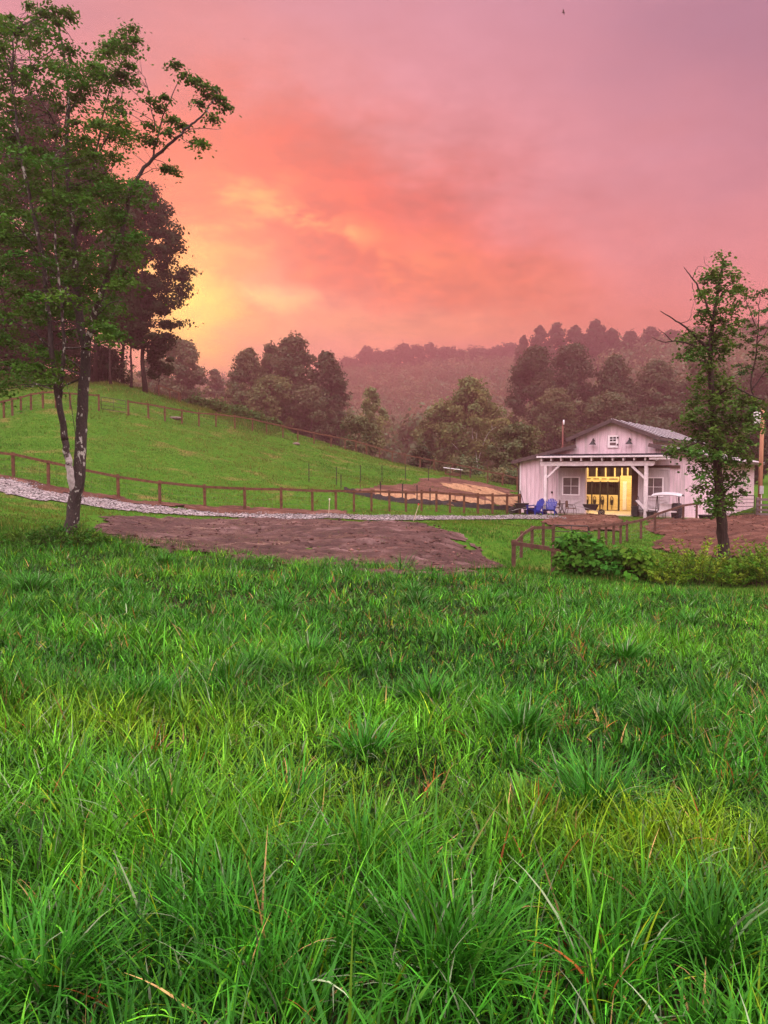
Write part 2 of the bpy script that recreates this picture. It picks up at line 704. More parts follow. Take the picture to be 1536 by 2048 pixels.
def hit(px, py, d0=8.0, d1=140.0):
    """world point where a photo pixel's ray first meets the ground"""
    Ds = np.arange(d0, d1, 0.15)
    d = ray(px, py)
    k = Ds / d[1]
    x, z = d[0] * k, CAMZ + d[2] * k
    below = z <= gz(x, Ds)
    i = int(np.argmax(below)) if below.any() else len(Ds) - 1
    return (float(x[i]), float(Ds[i]))


def wobble(X, Y, amp, sc_, seed):
    return (fbm(X, Y, sc_, seed, 3) - 0.5) * 2 * amp, (fbm(X, Y, sc_, seed + 50, 3) - 0.5) * 2 * amp


def polymask(poly, amp=0.7, sc_=0.7, seed=1):
    def f(X, Y):
        a, b = wobble(X, Y, amp, sc_, seed)
        return inside(X + a, Y + b, poly)
    return f


def pxd(lst):
    return [((px - 768) / FPX * D, D) for px, D in lst]


# ------------------------------------------------------------------ ground, road, mud
def ground_mat():
    m = bpy.data.materials.new('ground')
    m.use_nodes = True
    t = m.node_tree
    q = G(t)
    bs = t.nodes['Principled BSDF']
    tcn = q.new('ShaderNodeTexCoord').outputs['Object']
    f1, _ = q.noise(tcn, 0.35, 5, 0.6)
    f2, _ = q.noise(tcn, 2.2, 6, 0.65)
    f3, _ = q.noise(tcn, 14, 4, 0.6)
    a = q.ramp(f2, [(0.3, (.024, .085, .009)), (0.5, (.038, .105, .011)), (0.72, (.070, .13, .016))])
    a = q.mix(q.smooth(f1, 0.54, 0.72), a, (.13, .11, .035))
    a = q.mix(q.m('MULTIPLY', q.smooth(f3, 0.5, 0.75), 0.4), a, (.022, .060, .010))
    t.links.new(a, bs.inputs['Base Color'])
    bs.inputs['Roughness'].default_value = 0.9
    bs.inputs['Specular IOR Level'].default_value = 0.0
    bn = q.new('ShaderNodeBump')
    bn.inputs['Distance'].default_value = 0.12
    t.links.new(f2, bn.inputs['Height'])
    t.links.new(bn.outputs[0], bs.inputs['Normal'])
    return m


def gravel_mat():
    m = bpy.data.materials.new('gravel')
    m.use_nodes = True
    t = m.node_tree
    q = G(t)
    bs = t.nodes['Principled BSDF']
    tcn = q.new('ShaderNodeTexCoord').outputs['Object']
    v = q.new('ShaderNodeTexVoronoi')
    v.inputs['Scale'].default_value = 7
    t.links.new(tcn, v.inputs['Vector'])
    f1, _ = q.noise(tcn, 0.5, 4, 0.6)
    f2, _ = q.noise(tcn, 3.5, 4, 0.7)
    sepc = q.new('ShaderNodeSeparateColor')
    t.links.new(v.outputs['Color'], sepc.inputs[0])
    a = q.ramp(sepc.outputs[0], [(0.0, (.07, .058, .058)), (0.5, (.15, .13, .13)), (1.0, (.29, .265, .26))])
    a = q.mix(q.m('MULTIPLY', q.smooth(f1, 0.48, 0.66), 0.75), a, (.17, .13, .125))
    a = q.mix(q.m('MULTIPLY', q.smooth(f2, 0.56, 0.70), 0.6), a, (.15, .10, .085))
    t.links.new(a, bs.inputs['Base Color'])
    bs.inputs['Roughness'].default_value = 0.75
    bn = q.new('ShaderNodeBump')
    bn.inputs['Distance'].default_value = 0.06
    t.links.new(v.outputs['Distance'], bn.inputs['Height'])
    t.links.new(bn.outputs[0], bs.inputs['Normal'])
    return m


def mud_mat(name, c1, c2, c3, rough=0.55, wet=0.5):
    m = bpy.data.materials.new(name)
    m.use_nodes = True
    t = m.node_tree
    q = G(t)
    bs = t.nodes['Principled BSDF']
    tcn = q.new('ShaderNodeTexCoord').outputs['Object']
    mp = q.new('ShaderNodeMapping')
    mp.inputs['Rotation'].default_value = (0, 0, R(-38))
    mp.inputs['Scale'].default_value = (0.8, 1.25, 1)
    t.links.new(tcn, mp.inputs[0])
    f1, _ = q.noise(mp.outputs[0], 0.8, 6, 0.65, 0.6)
    f2, _ = q.noise(tcn, 6.5, 8, 0.75)
    f3, _ = q.noise(mp.outputs[0], 0.45, 4, 0.6)
    a = q.ramp(f1, [(0.30, c1), (0.52, c2), (0.72, c3)])
    a = q.mix(q.m('MULTIPLY', q.smooth(f2, 0.5, 0.7), 0.5), a, c1)
    t.links.new(a, bs.inputs['Base Color'])
    r = q.m('SUBTRACT', rough, q.m('MULTIPLY', q.smooth(f3, 0.52, 0.66), wet * rough))
    t.links.new(r, bs.inputs['Roughness'])
    bs.inputs['Specular IOR Level'].default_value = 0.12
    h = q.m('ADD', q.m('MULTIPLY', f1, 1.0), q.m('MULTIPLY', f2, 0.5))
    bn = q.new('ShaderNodeBump')
    bn.inputs['Distance'].default_value = 0.16
    t.links.new(h, bn.inputs['Height'])
    t.links.new(bn.outputs[0], bs.inputs['Normal'])
    return m


GND, GRV = ground_mat(), gravel_mat()
MUD = mud_mat('mud', (.022, .010, .008), (.058, .029, .024), (.16, .10, .09))
SOIL = mud_mat('red_soil', (.034, .014, .009), (.080, .034, .022), (.16, .082, .06), 0.85, 0.1)

ny, nx = XX.shape
jj, ii = np.meshgrid(np.arange(ny - 1), np.arange(nx - 1), indexing='ij')
a = (jj * nx + ii).ravel()
np_mesh_ground = np_mesh('ground', np.stack([XX.ravel(), YY.ravel(), ZZ.ravel()], 1),
                         np.stack([a, a + 1, a + nx + 1, a + nx], 1), GND, smooth=True)
tag(np_mesh_ground, kind='structure')

road_top = [(-120, 925), (0, 960), (60, 969), (130, 986), (240, 1002), (400, 1022), (600, 1030), (850, 1033), (1000, 1032), (1060, 1031), (1180, 1034)]
road_bot = [(1130, 1041), (1000, 1040), (850, 1041), (600, 1040), (420, 1035), (240, 1022), (130, 1008), (60, 998), (0, 988), (-120, 958)]
ROAD = [hit(*p) for p in road_top + road_bot]
MUDP = pxd([(186, 36), (300, 39), (420, 40), (600, 39.8), (790, 38.5), (850, 35), (900, 32.5), (955, 29.5), (1012, 27.8), (1018, 25.6), (930, 17), (700, 18), (450, 20), (290, 22.5), (205, 25), (180, 30)])
VERGE = [hit(*p) for p in [(-60, 930), (20, 955), (100, 972), (240, 996), (400, 1011), (560, 1019), (700, 1021), (700, 1033), (560, 1032), (400, 1025), (240, 1007), (100, 985), (20, 966), (-60, 945)]]
BANK = [hit(*p) for p in [(1075, 1043), (1120, 1033), (1185, 1030), (1225, 1032), (1250, 1048), (1235, 1062), (1190, 1066), (1140, 1061), (1090, 1052)]]
RIGHT = pxd([(1292, 44), (1330, 46.5), (1400, 45.6), (1420, 48), (1640, 54), (1700, 30), (1500, 25.5), (1400, 28.0), (1330, 32), (1300, 35), (1325, 39), (1300, 41.5)])
BARE = [hit(*p) for p in [(690, 985), (745, 975), (850, 958), (905, 955), (960, 965), (1038, 985), (1045, 1016), (950, 1012), (850, 1006), (760, 998)]]
tag(drape('road', -30, 18, 30, 62, 0.22, polymask(ROAD, 0.5, 0.8, 4), 0.055, GRV), kind='structure')


def ruts(X, Y):
    """churned, tyre-tracked earth"""
    u, v = X * .78 + Y * .62, -X * .62 + Y * .78
    tr = (fbm(u * .12, v, 1.7, 301, 3) - .5) * .12
    return tr + (fbm(X * .8 + .3 * Y, Y, 2.3, 311, 5) - .5) * .26 * (.4 + 1.2 * fbm(X, Y, .4, 331, 2)) + .05


def clods(X, Y):
    return (fbm(X * .9 + .4 * Y, Y - .3 * X, 2.3, 321, 5) - .5) * .30 + .06


tag(drape('mud', -16, 8, 15, 44, 0.11, polymask(MUDP, 1.3, 0.8, 11), 0.035, MUD, relief=ruts), kind='structure')
tag(drape('roadside_soil', -32, 2, 36, 60, 0.25, polymask(VERGE, 0.6, 0.8, 21), 0.030, SOIL, relief=clods), kind='structure')
tag(drape('soil_bank', 6, 18, 34, 50, 0.15, polymask(BANK, 0.6, 0.8, 31), 0.035, SOIL, relief=clods), kind='structure')
tag(drape('paddock_soil', 8, 34, 22, 58, 0.16, polymask(RIGHT, 0.8, 0.5, 41), 0.030, SOIL, relief=clods), kind='structure')
tag(drape('bare_soil', -8, 16, 46, 90, 0.25, polymask(BARE, 1.0, 0.4, 51), 0.030, SOIL), kind='structure')

MEAD = pxd([(-300, 22.6), (0, 22.2), (180, 21.8), (400, 20.8), (600, 20.0), (800, 19.2), (1000, 18.6), (1150, 18.2), (1300, 17.8), (1536, 17.4), (1900, 17.2)]) + [(12.5, 10), (5, .6), (-5, .6), (-12.5, 10)]
tag(drape('meadow_soil', -17, 17, 0.6, 23, 0.3, polymask(MEAD, .5, .6, 61), 0.015, mat('shaded_thatch', (.012, .016, .006), (.035, .030, .014), 6, 0.95, 0.4, 0.0)), kind='structure')  # thatch darkened so its colour stands for shade between the blades

# ------------------------------------------------------------------ barn materials
SIDING = mat('painted_siding', (.58, .445, .495), (.72, .57, .62), 2.2, 0.75, 0.25, 0.2, stretch=(6, 6, 0.5), c3=(.46, .39, .40), bscale=8)
DOORW = mat('door_boards', (.40, .345, .36), (.50, .44, .455), 2.0, 0.75, 0.2, 0.2, stretch=(5, 5, 0.6))
TRIMW = mat('white_trim', (.66, .60, .62), (.78, .72, .74), 3, 0.6)
FASCIA = mat('dark_fascia', (.050, .032, .032), (.085, .055, .055), 4, 0.6)
ROOFM = mat('roof_metal', (.020, .018, .023), (.034, .031, .037), 1.2, 0.8, 0.0, 0.0, metal=0.0)
SEAM = mat('seam_sheen_and_edge', (.52, .48, .50), (.62, .58, .60), 2, 0.6, 0, 0.1, metal=0.0)  # pale colour paints the sheen of the roof seams; drip edge shares it
GLASS = mat('window_glass', (.085, .062, .070), (.15, .115, .12), 1.6, 0.12, 0, 0.6)
BLACK = mat('black_metal', (.012, .011, .012), (.03, .027, .028), 6, 0.5)
PINE = mat('pine_boards', (.56, .42, .20), (.72, .57, .30), 1.6, 0.6, 0.1, 0.25, stretch=(1, 1, 5))
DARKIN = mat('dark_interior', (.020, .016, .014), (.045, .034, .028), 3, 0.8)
BROWNW = mat('brown_boards', (.055, .028, .018), (.095, .050, .032), 3, 0.7, stretch=(6, 6, .5))
CONC = mat('concrete', (.44, .37, .29), (.55, .47, .37), 2, 0.75)
GREYP = mat('weathered_white', (.50, .44, .455), (.66, .60, .61), 4, 0.7, 0.2, stretch=(1, 1, 1))

barn = empty('barn', (B0[0], B0[1], 0.0), -BYAW, 'white board and batten barn with metal gable roof and lit stalls inside its open doorway', 'barn')
DEPTH = 17.0
OX0, OX1, OZ = -1.73, 1.61, 3.3


def topz(x):
    ax = abs(x)
    return 6.05 - 0.405 * ax if ax < 2.47 else 4.4 - (ax - 2.47) * (0.9 / 3.87)


w = MB()
w.prism([(-6.34, 0), (OX0, 0), (OX0, topz(OX0)), (-2.469, topz(-2.469)), (-2.471, 4.4), (-6.34, 3.5)], 0, 0.15)
w.prism([(OX1, 0), (6.34, 0), (6.34, 3.5), (2.471, 4.4), (2.469, topz(2.469)), (OX1, topz(OX1))], 0, 0.15)
w.prism([(OX0, OZ), (OX1, OZ), (OX1, topz(OX1)), (0, 6.05), (OX0, topz(OX0))], 0, 0.15)
w.box((-6.34, 0.15, -.4), (-6.19, DEPTH, 3.5))
w.box((6.19, 0.15, -.4), (6.34, DEPTH, 3.5))
w.prism([(-6.34, 0), (6.34, 0), (6.34, 3.5), (2.471, 4.4), (2.469, 5.05), (0, 6.05), (-2.469, 5.05), (-2.471, 4.4), (-6.34, 3.5)], DEPTH, DEPTH + .15)
w.box((-2.47, 0.15, 4.3), (-2.33, DEPTH, 5.04))
w.box((2.33, 0.15, 4.3), (2.47, DEPTH, 5.04))
# vertical battens, front and right side
x = -6.20
while x < 6.3:
    zt = topz(x) - 0.03
    z0 = 0.0
    if OX0 - .05 < x < OX1 + .05:
        z0 = OZ
    elif OX0 - 1.95 < x < OX1 + 1.95:
        z0 = 3.08
    if z0 < 3.2 or abs(x) < 2.4:
        w.box((x - .026, -0.022, z0 + .02), (x + .026, 0.002, zt))
    x += 0.305
y = 0.4
while y < DEPTH:
    w.box((6.338, y - .026, 0.02), (6.362, y + .026, 3.4))
    w.box((-6.362, y - .026, 0.02), (-6.338, y + .026, 3.4))
    y += 0.61
w.build('wall', SIDING, barn)
for sx in (-1, 1):
    MB().box((sx * 6.26, -0.045, 0), (sx * 6.36, -0.001, 3.45)).build('corner_board', TRIMW, barn)


def slab(mb, a, b, th, y0, y1):
    """sloping roof slab between (x,z) a and b"""
    d = Vector((b[0] - a[0], b[1] - a[1])).normalized()
    n = Vector((-d.y, d.x))
    if n.y < 0:
        n = -n
    mb.prism([a, b, (b[0] + n.x * th, b[1] + n.y * th), (a[0] + n.x * th, a[1] + n.y * th)], y0, y1)


def roof_part(name, a, b, y0, y1, rib=0.46):
    m = MB()
    slab(m, a, b, 0.09, y0, y1)
    nf = len(m.f)
    y = y0 + 0.10
    d = Vector((b[0] - a[0], b[1] - a[1])).normalized()
    n = Vector((-d.y, d.x))
    if n.y < 0:
        n = -n
    while y < y1:
        m.bar((a[0] + n.x * .095, y, a[1] + n.y * .095), (b[0] + n.x * .095, y, b[1] + n.y * .095), 0.22, 0.03, (n.x, 0, n.y))
        y += rib
    o = m.build(name, ROOFM, barn)
    o.data.materials.append(SEAM)
    for i, p in enumerate(o.data.polygons):
        if i >= nf:
            p.material_index = 1
    return o


roof_part('gable_roof', (0.0, 6.07), (2.95, 6.07 - .405 * 2.95), -0.42, DEPTH + .3, 2.0)
roof_part('gable_roof', (0.0, 6.07), (-2.95, 6.07 - .405 * 2.95), -0.42, DEPTH + .3, 2.0)
roof_part('wing_roof', (2.48, 4.43), (7.05, 4.43 - 4.57 * .2326), -0.36, DEPTH + .3, 0.95)
roof_part('wing_roof', (-2.48, 4.43), (-6.75, 4.43 - 4.27 * .2326), -0.36, DEPTH + .3, 0.95)
for (a, b) in (((0, 6.06), (2.97, 6.06 - .405 * 2.97)), ((0, 6.06), (-2.97, 6.06 - .405 * 2.97)),
               ((2.3, 4.47), (7.07, 4.47 - 4.77 * .2326)), ((-2.3, 4.47), (-6.77, 4.47 - 4.47 * .2326))):
    MB().bar((a[0], -0.445, a[1] + .0), (b[0], -0.445, b[1]), 0.045, 0.24).build('rake_board', FASCIA, barn)
ev = MB()
ev.box((2.955, -.40, 4.75), (3.0, DEPTH, 4.92))
ev.box((7.052, -.35, 3.28), (7.10, DEPTH, 3.44))
ev.build('eave_board', FASCIA, barn)
gt = MB()
gt.box((-6.90, -0.40, 3.36), (-6.76, DEPTH, 3.46))
gt.build('gutter', FASCIA, barn)
MB().tube([(-6.83, -.2, 3.37), (-6.80, -.18, 3.25), (-6.44, -.10, 3.0), (-6.42, -.08, 2.7), (-6.42, -.08, 0.08)], 0.05, 8).build('downspout', FASCIA, barn, smooth=True)
# small roof light strip where the wing roof meets the loft wall
# floor, ceiling and inside walls
MB().box((-6.1, -0.35, -0.25), (6.1, DEPTH - .1, 0.02)).build('floor', CONC, barn)
ins = MB()
ins.box((-4.7, 0.152, .021), (-4.6, 5.0, 3.4))
ins.box((3.4, 0.152, .021), (3.5, 5.0, 3.4))
ins.box((-4.59, 0.152, 3.42), (3.39, 5.4, 3.5))
ins.build('inside_wall', PINE, barn)

# big sliding doors pushed to the sides, each with a window and a braced lower panel
for sx, x0, x1 in ((-1, -3.62, -1.76), (1, 1.66, 3.55)):
    d = MB()
    d.box((x0, -0.085, 0.06), (x1, -0.025, 3.02))
    xa, xb = x0, x1
    for (u0, u1, z0, z1) in ((xa, xa + .12, .06, 3.02), (xb - .12, xb, .06, 3.02), (xa + .12, xb - .12, .06, .20), (xa + .12, xb - .12, 1.02, 1.14), (xa + .12, xb - .12, 2.90, 3.02)):
        d.box((u0, -0.118, z0), (u1, -0.084, z1))
    d.bar((xa + .14, -.105, .22), (xb - .14, -.105, 1.0), .03, .10)
    d.bar((xa + .14, -.107, 1.0), (xb - .14, -.107, .22), .03, .10)
    do = d.build('sliding_door', DOORW, barn)
    wc = (x0 + x1) / 2 - 0.02
    wa, wb, wz0, wz1 = wc - .60, wc + .60, 1.22, 2.46
    fr = MB()
    t_ = .075
    fr.box((wa, -.150, wz0), (wa + t_, -.080, wz1))
    fr.box((wb - t_, -.150, wz0), (wb, -.080, wz1))
    fr.box((wa + t_, -.150, wz0), (wb - t_, -.080, wz0 + t_))
    fr.box((wa + t_, -.150, wz1 - t_), (wb - t_, -.080, wz1))
    fr.box((wa + t_, -.128, (wz0 + wz1) / 2 - .014), (wb - t_, -.092, (wz0 + wz1) / 2 + .014))
    fr.box((wc - .014, -.130, wz0 + t_), (wc + .014, -.094, wz1 - t_))
    fr.build('window_frame', TRIMW, do)
    MB().box((wa + .04, -.106, wz0 + .04), (wb - .04, -.100, wz1 - .04)).build('window_pane', GLASS, do)
MB().box((-3.75, -.125, 3.04), (4.15, -.03, 3.20)).build('door_track', BROWNW, barn)
MB().box((1.12, 0.32, 0.02), (1.66, 0.40, 3.3)).build('inner_door', BROWNW, barn)

# stalls at the back of the aisle
sf = MB()
SY = 5.0
sf.box((-4.6, SY, 2.06), (-0.93, SY + .1, 2.42))
sf.box((-4.6, SY, 3.30), (3.4, SY + .12, 3.42))
sf.box((-4.6, SY + 1.6, 0.02), (3.4, SY + 1.7, 3.4))
stall = sf.build('stall_front', PINE, barn)
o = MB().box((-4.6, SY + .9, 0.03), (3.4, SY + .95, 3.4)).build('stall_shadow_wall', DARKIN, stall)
posts = [-3.95, -3.34, -2.86, -2.26, -1.72, -0.95]
for i, x in enumerate(posts):
    MB().box((x - .045, SY - .05, 0.02), (x + .045, SY + .05, 2.10)).build('stall_post', BLACK, stall)
for x0, x1 in zip(posts[:-1], posts[1:]):
    p = MB()
    nb = 5
    for k in range(nb):
        p.box((x0 + .05, SY - .02, .06 + k * .215), (x1 - .05, SY + .03, .06 + k * .215 + .208))
    p.build('stall_panel', PINE, stall)
    gr = MB()
    n = 5
    for k in range(1, n):
        xx = x0 + (x1 - x0) * k / n
        gr.tube([(xx, SY + .02, 1.15), (xx, SY + .02, 2.05)], .010, 6)
    gr.build('stall_bars', BLACK, stall)
    MB().box((x0 + .10, SY - .075, 2.24), (x1 - .10, SY - .002, 2.30)).build('name_board', BLACK, stall)
for x in (-4.0, -3.2, -2.55, -1.9, -1.25, -0.75, -.35, .1):
    MB().box((x - .05, SY, 2.43), (x + .05, SY + .09, 3.29)).build('stud', PINE, stall)
td = MB()
td.box((-0.86, SY - .03, 0.03), (0.9, SY + .03, 2.50))
tdo = td.build('tack_door', PINE, stall)
for x in (-.52, .10):
    MB().box((x - .13, SY - .065, 0.10), (x + .13, SY - .031, 2.1)).build('door_batten', TRIMW, tdo)

# loft window, lamps, porch
lw = MB()
lw.box((-.34, -.075, 4.33), (.34, -.02, 5.13))
lwo = lw.build('loft_window', TRIMW, barn)
pn = MB()
for (xx, zz) in ((-.11, 4.96), (.10, 4.96), (-.11, 4.80), (.10, 4.80)):
    pn.box((xx - .085, -.082, zz - .06), (xx + .085, -.074, zz + .06))
pn.build('window_pane', BLACK, lwo)
MB().box((-.2, -.082, 4.48), (.19, -.074, 4.66)).build('window_pane', GLASS, lwo)
for zz in (4.97, 4.53):
    MB().tube([(.30, -.09, zz - .05), (.30, -.09, zz + .05)], .05, 8).build('hinge', BLACK, lwo)
for xx in (-1.24, 1.08):
    l = MB()
    l.tube([(xx, -.02, 4.80), (xx, -.16, 4.93), (xx, -.30, 4.90), (xx, -.33, 4.80)], .03, 8)
    l.lathe([(.035, .14), (.07, .10), (.11, .03), (.22, -.10), (.23, -.12), (.20, -.12)], 16, (xx, -.33, 4.66))
    l.lathe([(.07, -.03), (.07, .03)], 12, (xx, -.04, 4.80))
    l.build('wall_lamp', BLACK, barn)
MB().tube([(-4.05, -.03, 1.34), (-4.05, -.03, 1.46)], .06, 8).build('wall_hook', BLACK, barn)
PY = -1.5
for x in (-3.95, 2.46):
    MB().box((x - .10, PY - .10, -0.30), (x + .10, PY + .10, 3.155)).build('porch_post', GREYP, barn)
bm_ = MB()
bm_.prism([(-4.25, 3.16), (2.86, 3.16), (2.93, 3.26), (2.93, 3.44), (-4.30, 3.44), (-4.30, 3.26)], PY - .09, PY + .09)
bm_.build('porch_beam', GREYP, barn)
for x, sx in ((-3.95, 1), (2.46, -1)):
    MB().bar((x + sx * .10, PY, 2.42), (x + sx * .90, PY, 3.17), .12, .13).build('brace', GREYP, barn)
for k in range(12):
    x = -4.15 + k * 0.66
    MB().bar((x, PY - .34, 3.595), (x, -0.02, 3.775), .085, .23).build('rafter', GREYP, barn)
pr = MB()
pr.prism([(PY - .40, 3.735), (-0.03, 3.915), (-0.03, 3.955), (PY - .40, 3.775)], -4.42, 3.62, 'x')
pr.build('porch_roof', ROOFM, barn)
MB().box((-4.44, PY - .45, 3.70), (3.64, PY - .405, 3.80)).build('drip_edge', SEAM, barn)
MB().box((2.70, PY - .36, 3.54), (3.9, PY - .30, 3.72)).build('porch_trim', GREYP, barn)
MB().box((-4.2, PY + .10, 3.442), (2.8, PY + .13, 3.66)).build('rafter_shade_board', BROWNW, barn)  # dark board added to stand for the shade behind the rafter ends
# lit lamps in the aisle
LAMPE = bpy.data.materials.new('lamp_glow')
LAMPE.use_nodes = True
b_ = LAMPE.node_tree.nodes['Principled BSDF']
b_.inputs['Emission Color'].default_value = (1, .72, .36, 1)
b_.inputs['Emission Strength'].default_value = 6
for (x, y) in ((-2.4, 2.6), (0.2, 2.6)):
    lo = MB().lathe([(.05, .0), (.14, .02), (.16, .07), (.12, .09)], 14, (x, y, 3.29)).build('ceiling_lamp', LAMPE, barn)
    pl = bpy.data.lights.new('lamp_light', 'POINT')
    pl.energy = 300
    pl.color = (1.0, .76, .42)
    pl.shadow_soft_size = .15
    po = bpy.data.objects.new('lamp_light', pl)
    col.objects.link(po)
    po.parent = barn
    po.location = (x, y, 3.15)


def barn_pt(s, d, z=0.0):
    x, y = bw(s, d)
    return (x, y, z)


# halters and brooms hanging on the stalls
ord_ = ['first', 'second', 'third', 'fourth', 'fifth']
for i, (x0, x1) in enumerate(zip(posts[:-1], posts[1:])):
    org = barn_pt((x0 + x1) / 2 - .08, SY - .09, 1.05)
    h = MB()
    pts = [(.10 * math.sin(t), 0, -.32 + .30 * math.cos(t)) for t in np.linspace(0, 2 * PI, 14)]
    h.tube(pts, .022, 6)
    h.tube([(-.08, .0, -.25), (.09, -.01, -.30)], .022, 6)
    h.tube([(.0, 0, -.6), (.03, -.02, -.75), (-.02, -.02, -.95)], .018, 6)
    h.box((-.085, -.02, -.62), (.085, .02, -.30))
    o = h.build('halter', BLACK)
    o.location = org
    o.rotation_euler = (0, 0, -BYAW)
    tag(o, 'black halter and lead hanging on the %s yellow stall panel from the left' % ord_[i], 'halter', 'halters hanging on the stalls')

# ------------------------------------------------------------------ fences
FW = mat('fence_wood', (.060, .027, .015), (.135, .066, .036), 3.0, 0.8, 0.3, 0.2, stretch=(2, 2, 2), c3=(.09, .050, .032))
FWG = mat('fence_wood_weathered', (.060, .030, .021), (.115, .062, .044), 3.0, 0.8, 0.3, 0.2)
WIRE = mat('fence_wire', (.10, .085, .08), (.16, .14, .13), 8, 0.55, metal=0.4)
STEEL = mat('dark_steel', (.022, .020, .020), (.045, .04, .04), 8, 0.5, metal=0.3)


def rail_fence(label, pts, h, rails, wire=True, m=FW, group=None, pw=0.14, jit=0.04, cat='fence', rh=.14, skip=()):
    """posts at ground points, a rail part between neighbours at each height in rails"""
    org = pts[0]
    root = empty('rail_fence', org, 0, label, cat, group)
    rr = random.Random(len(pts))
    tops = []
    for p in pts:
        hh = h + rr.uniform(-jit, jit)
        lean = (rr.uniform(-.02, .02), rr.uniform(-.02, .02))
        MB().bar((p[0], p[1], p[2] - .25), (p[0] + lean[0], p[1] + lean[1], p[2] + hh), pw, pw, (0, 1, 0)).build('post', m, root, org)
        tops.append(hh)
    for i in range(len(pts) - 1):
        if i in skip:
            continue
        a, b = Vector(pts[i]), Vector(pts[i + 1])
        n = Vector((a - b).cross(Vector((0, 0, 1)))).normalized()
        if n.y > 0:
            n = -n
        off = n * (pw / 2 + .022)
        for rz in rails:
            MB().bar(a + off + Vector((0, 0, rz + rr.uniform(-.02, .02))), b + off + Vector((0, 0, rz + rr.uniform(-.02, .02))), .04, rh).build('rail', m, root, org)
    if wire:
        wm = MB()
        for i in range(len(pts) - 1):
            if i in skip:
                continue
            a, b = Vector(pts[i]), Vector(pts[i + 1])
            for k in range(5):
                z = .12 + k * (h - .32) / 4
                wm.tube([a + Vector((0, 0, z)), b + Vector((0, 0, z))], .0035, 3, False)
            L = (b - a).length
            n = max(2, int(L / .45))
            for k in range(1, n):
                c = a.lerp(b, k / n)
                wm.tube([c + Vector((0, 0, .1)), c + Vector((0, 0, h - .2))], .0028, 3, False)
        wm.build('wire_mesh', WIRE, root, org)
    return root


low = [(-190, 42.5), (-110, 43), (-40, 43), (27, 43), (97, 43), (165, 43), (237, 43), (320, 43), (410, 43.5), (490, 44), (563, 44.6), (625, 46), (672, 47), (708, 47.6), (743, 48.3),
       (779, 49), (812, 49.6), (843, 50.2), (873, 50.6), (900, 51), (928, 51.2), (956, 51.4), (985, 51.5), (1014, 51.6), (1040, 51.7)]
rail_fence('long brown post and rail fence along the gravel road below the pasture', [gp(*p) for p in low], 1.36, [1.24])
up = [(-70, 62), (-30, 63), (8, 64), (25, 64.6), (42, 65.2), (62, 66), (86, 66.6), (112, 67), (141, 67.3), (170, 67.8), (198, 68.4)]
rail_fence('curved brown rail fence on top of the hill at the left edge', [gp(*p) for p in up], 1.45, [1.33], group='fences across the hilltop')
up2 = [(257, 69), (297, 70), (330, 71.2), (364, 72.8), (398, 74.3), (432, 76), (470, 78), (505, 80), (533, 81.5), (566, 83.2), (596, 84.8), (628, 86.4), (662, 88.2), (690, 90),
       (712, 91), (733, 91.6), (759, 92), (785, 92.6), (810, 93), (840, 93), (868, 92.2), (905, 89.5), (940, 86.5), (975, 82), (1005, 78.5), (1034, 75)]
rail_fence('long thin rail fence running down the far ridge of the pasture', [gp(*p) for p in up2], 1.35, [1.22], group='fences across the hilltop')
# steel gate between the two hilltop fences
a, b = gp(203, 68.5), gp(252, 68.9)


def tube_gate(label, a, b, h, n, group=None, mid=1):
    a, b = Vector(a), Vector(b)
    root = empty('metal_gate', a, 0, label, 'gate', group)
    fr = MB()
    zs = [0.22, h]
    fr.tube([a + Vector((0, 0, .22)), a + Vector((0, 0, h - .05)), a.lerp(b, .02) + Vector((0, 0, h)), a.lerp(b, .98) + Vector((0, 0, h)), b + Vector((0, 0, h - .05)), b + Vector((0, 0, .22)), a + Vector((0, 0, .22))], .028, 8)
    fr.build('gate_frame', STEEL, root, tuple(a), smooth=True)
    for k in range(1, n):
        z = .22 + (h - .22) * k / n
        MB().tube([a + Vector((0, 0, z)), b + Vector((0, 0, z))], .020, 6).build('gate_bar', STEEL, root, tuple(a), smooth=True)
    for k in range(1, mid + 1):
        c = a.lerp(b, k / (mid + 1))
        MB().tube([c + Vector((0, 0, .22)), c + Vector((0, 0, h))], .020, 6).build('gate_upright', STEEL, root, tuple(a), smooth=True)
    return root


tube_gate('dark steel gate in the hilltop fence above the pasture', a, b, 1.25, 3)
# short rail fence higher on the bank
rail_fence('short two post rail fence alone on the bank among the hilltop trees', [gp(318, 82), gp(340, 83), gp(357, 84), gp(361, 86)], 1.2, [1.08], wire=False, m=FW)
# fence in front of the barn on the right
rf = [gp(1393, 45.4), gp(1366, 44.2), gp(1310, 41.2), gp(1282, 38.6), gp(1254, 37.6), gp(1241, 37.0), gp(1227, 36.6), gp(1212, 36.2), gp(1197, 35.6), gp(1178, 34.9)]
rail_fence('brown rail fence with wire mesh stepping down the slope from the barn corner', rf, 1.02, [0.95], m=FWG, pw=.10, rh=.12)
rf2 = [gp(1106, 33.4), gp(1086, 32.2), gp(1064, 31.0), gp(1042, 30.0), gp(1027, 28.9)]
rail_fence('low brown rail fence beside the lawn, left of the steel gate', rf2, 1.0, [0.90], m=FWG, pw=.11, rh=.12)
rf3 = [gp(1027, 28.7), gp(1106, 26.4), gp(1180, 24.4)]
rail_fence('single plank fence at the meadow edge running into the leafy bush', rf3, 1.05, [0.93], m=FWG, wire=False)
tube_gate('dark steel gate half hidden by the leafy bush in front of the lawn', gp(1107, 33.5), gp(1176, 34.8), 1.0, 3)
tube_gate('dark tube gate beside the right corner of the barn', gp(1416, 47.2), gp(1508, 48.2), 1.35, 5)
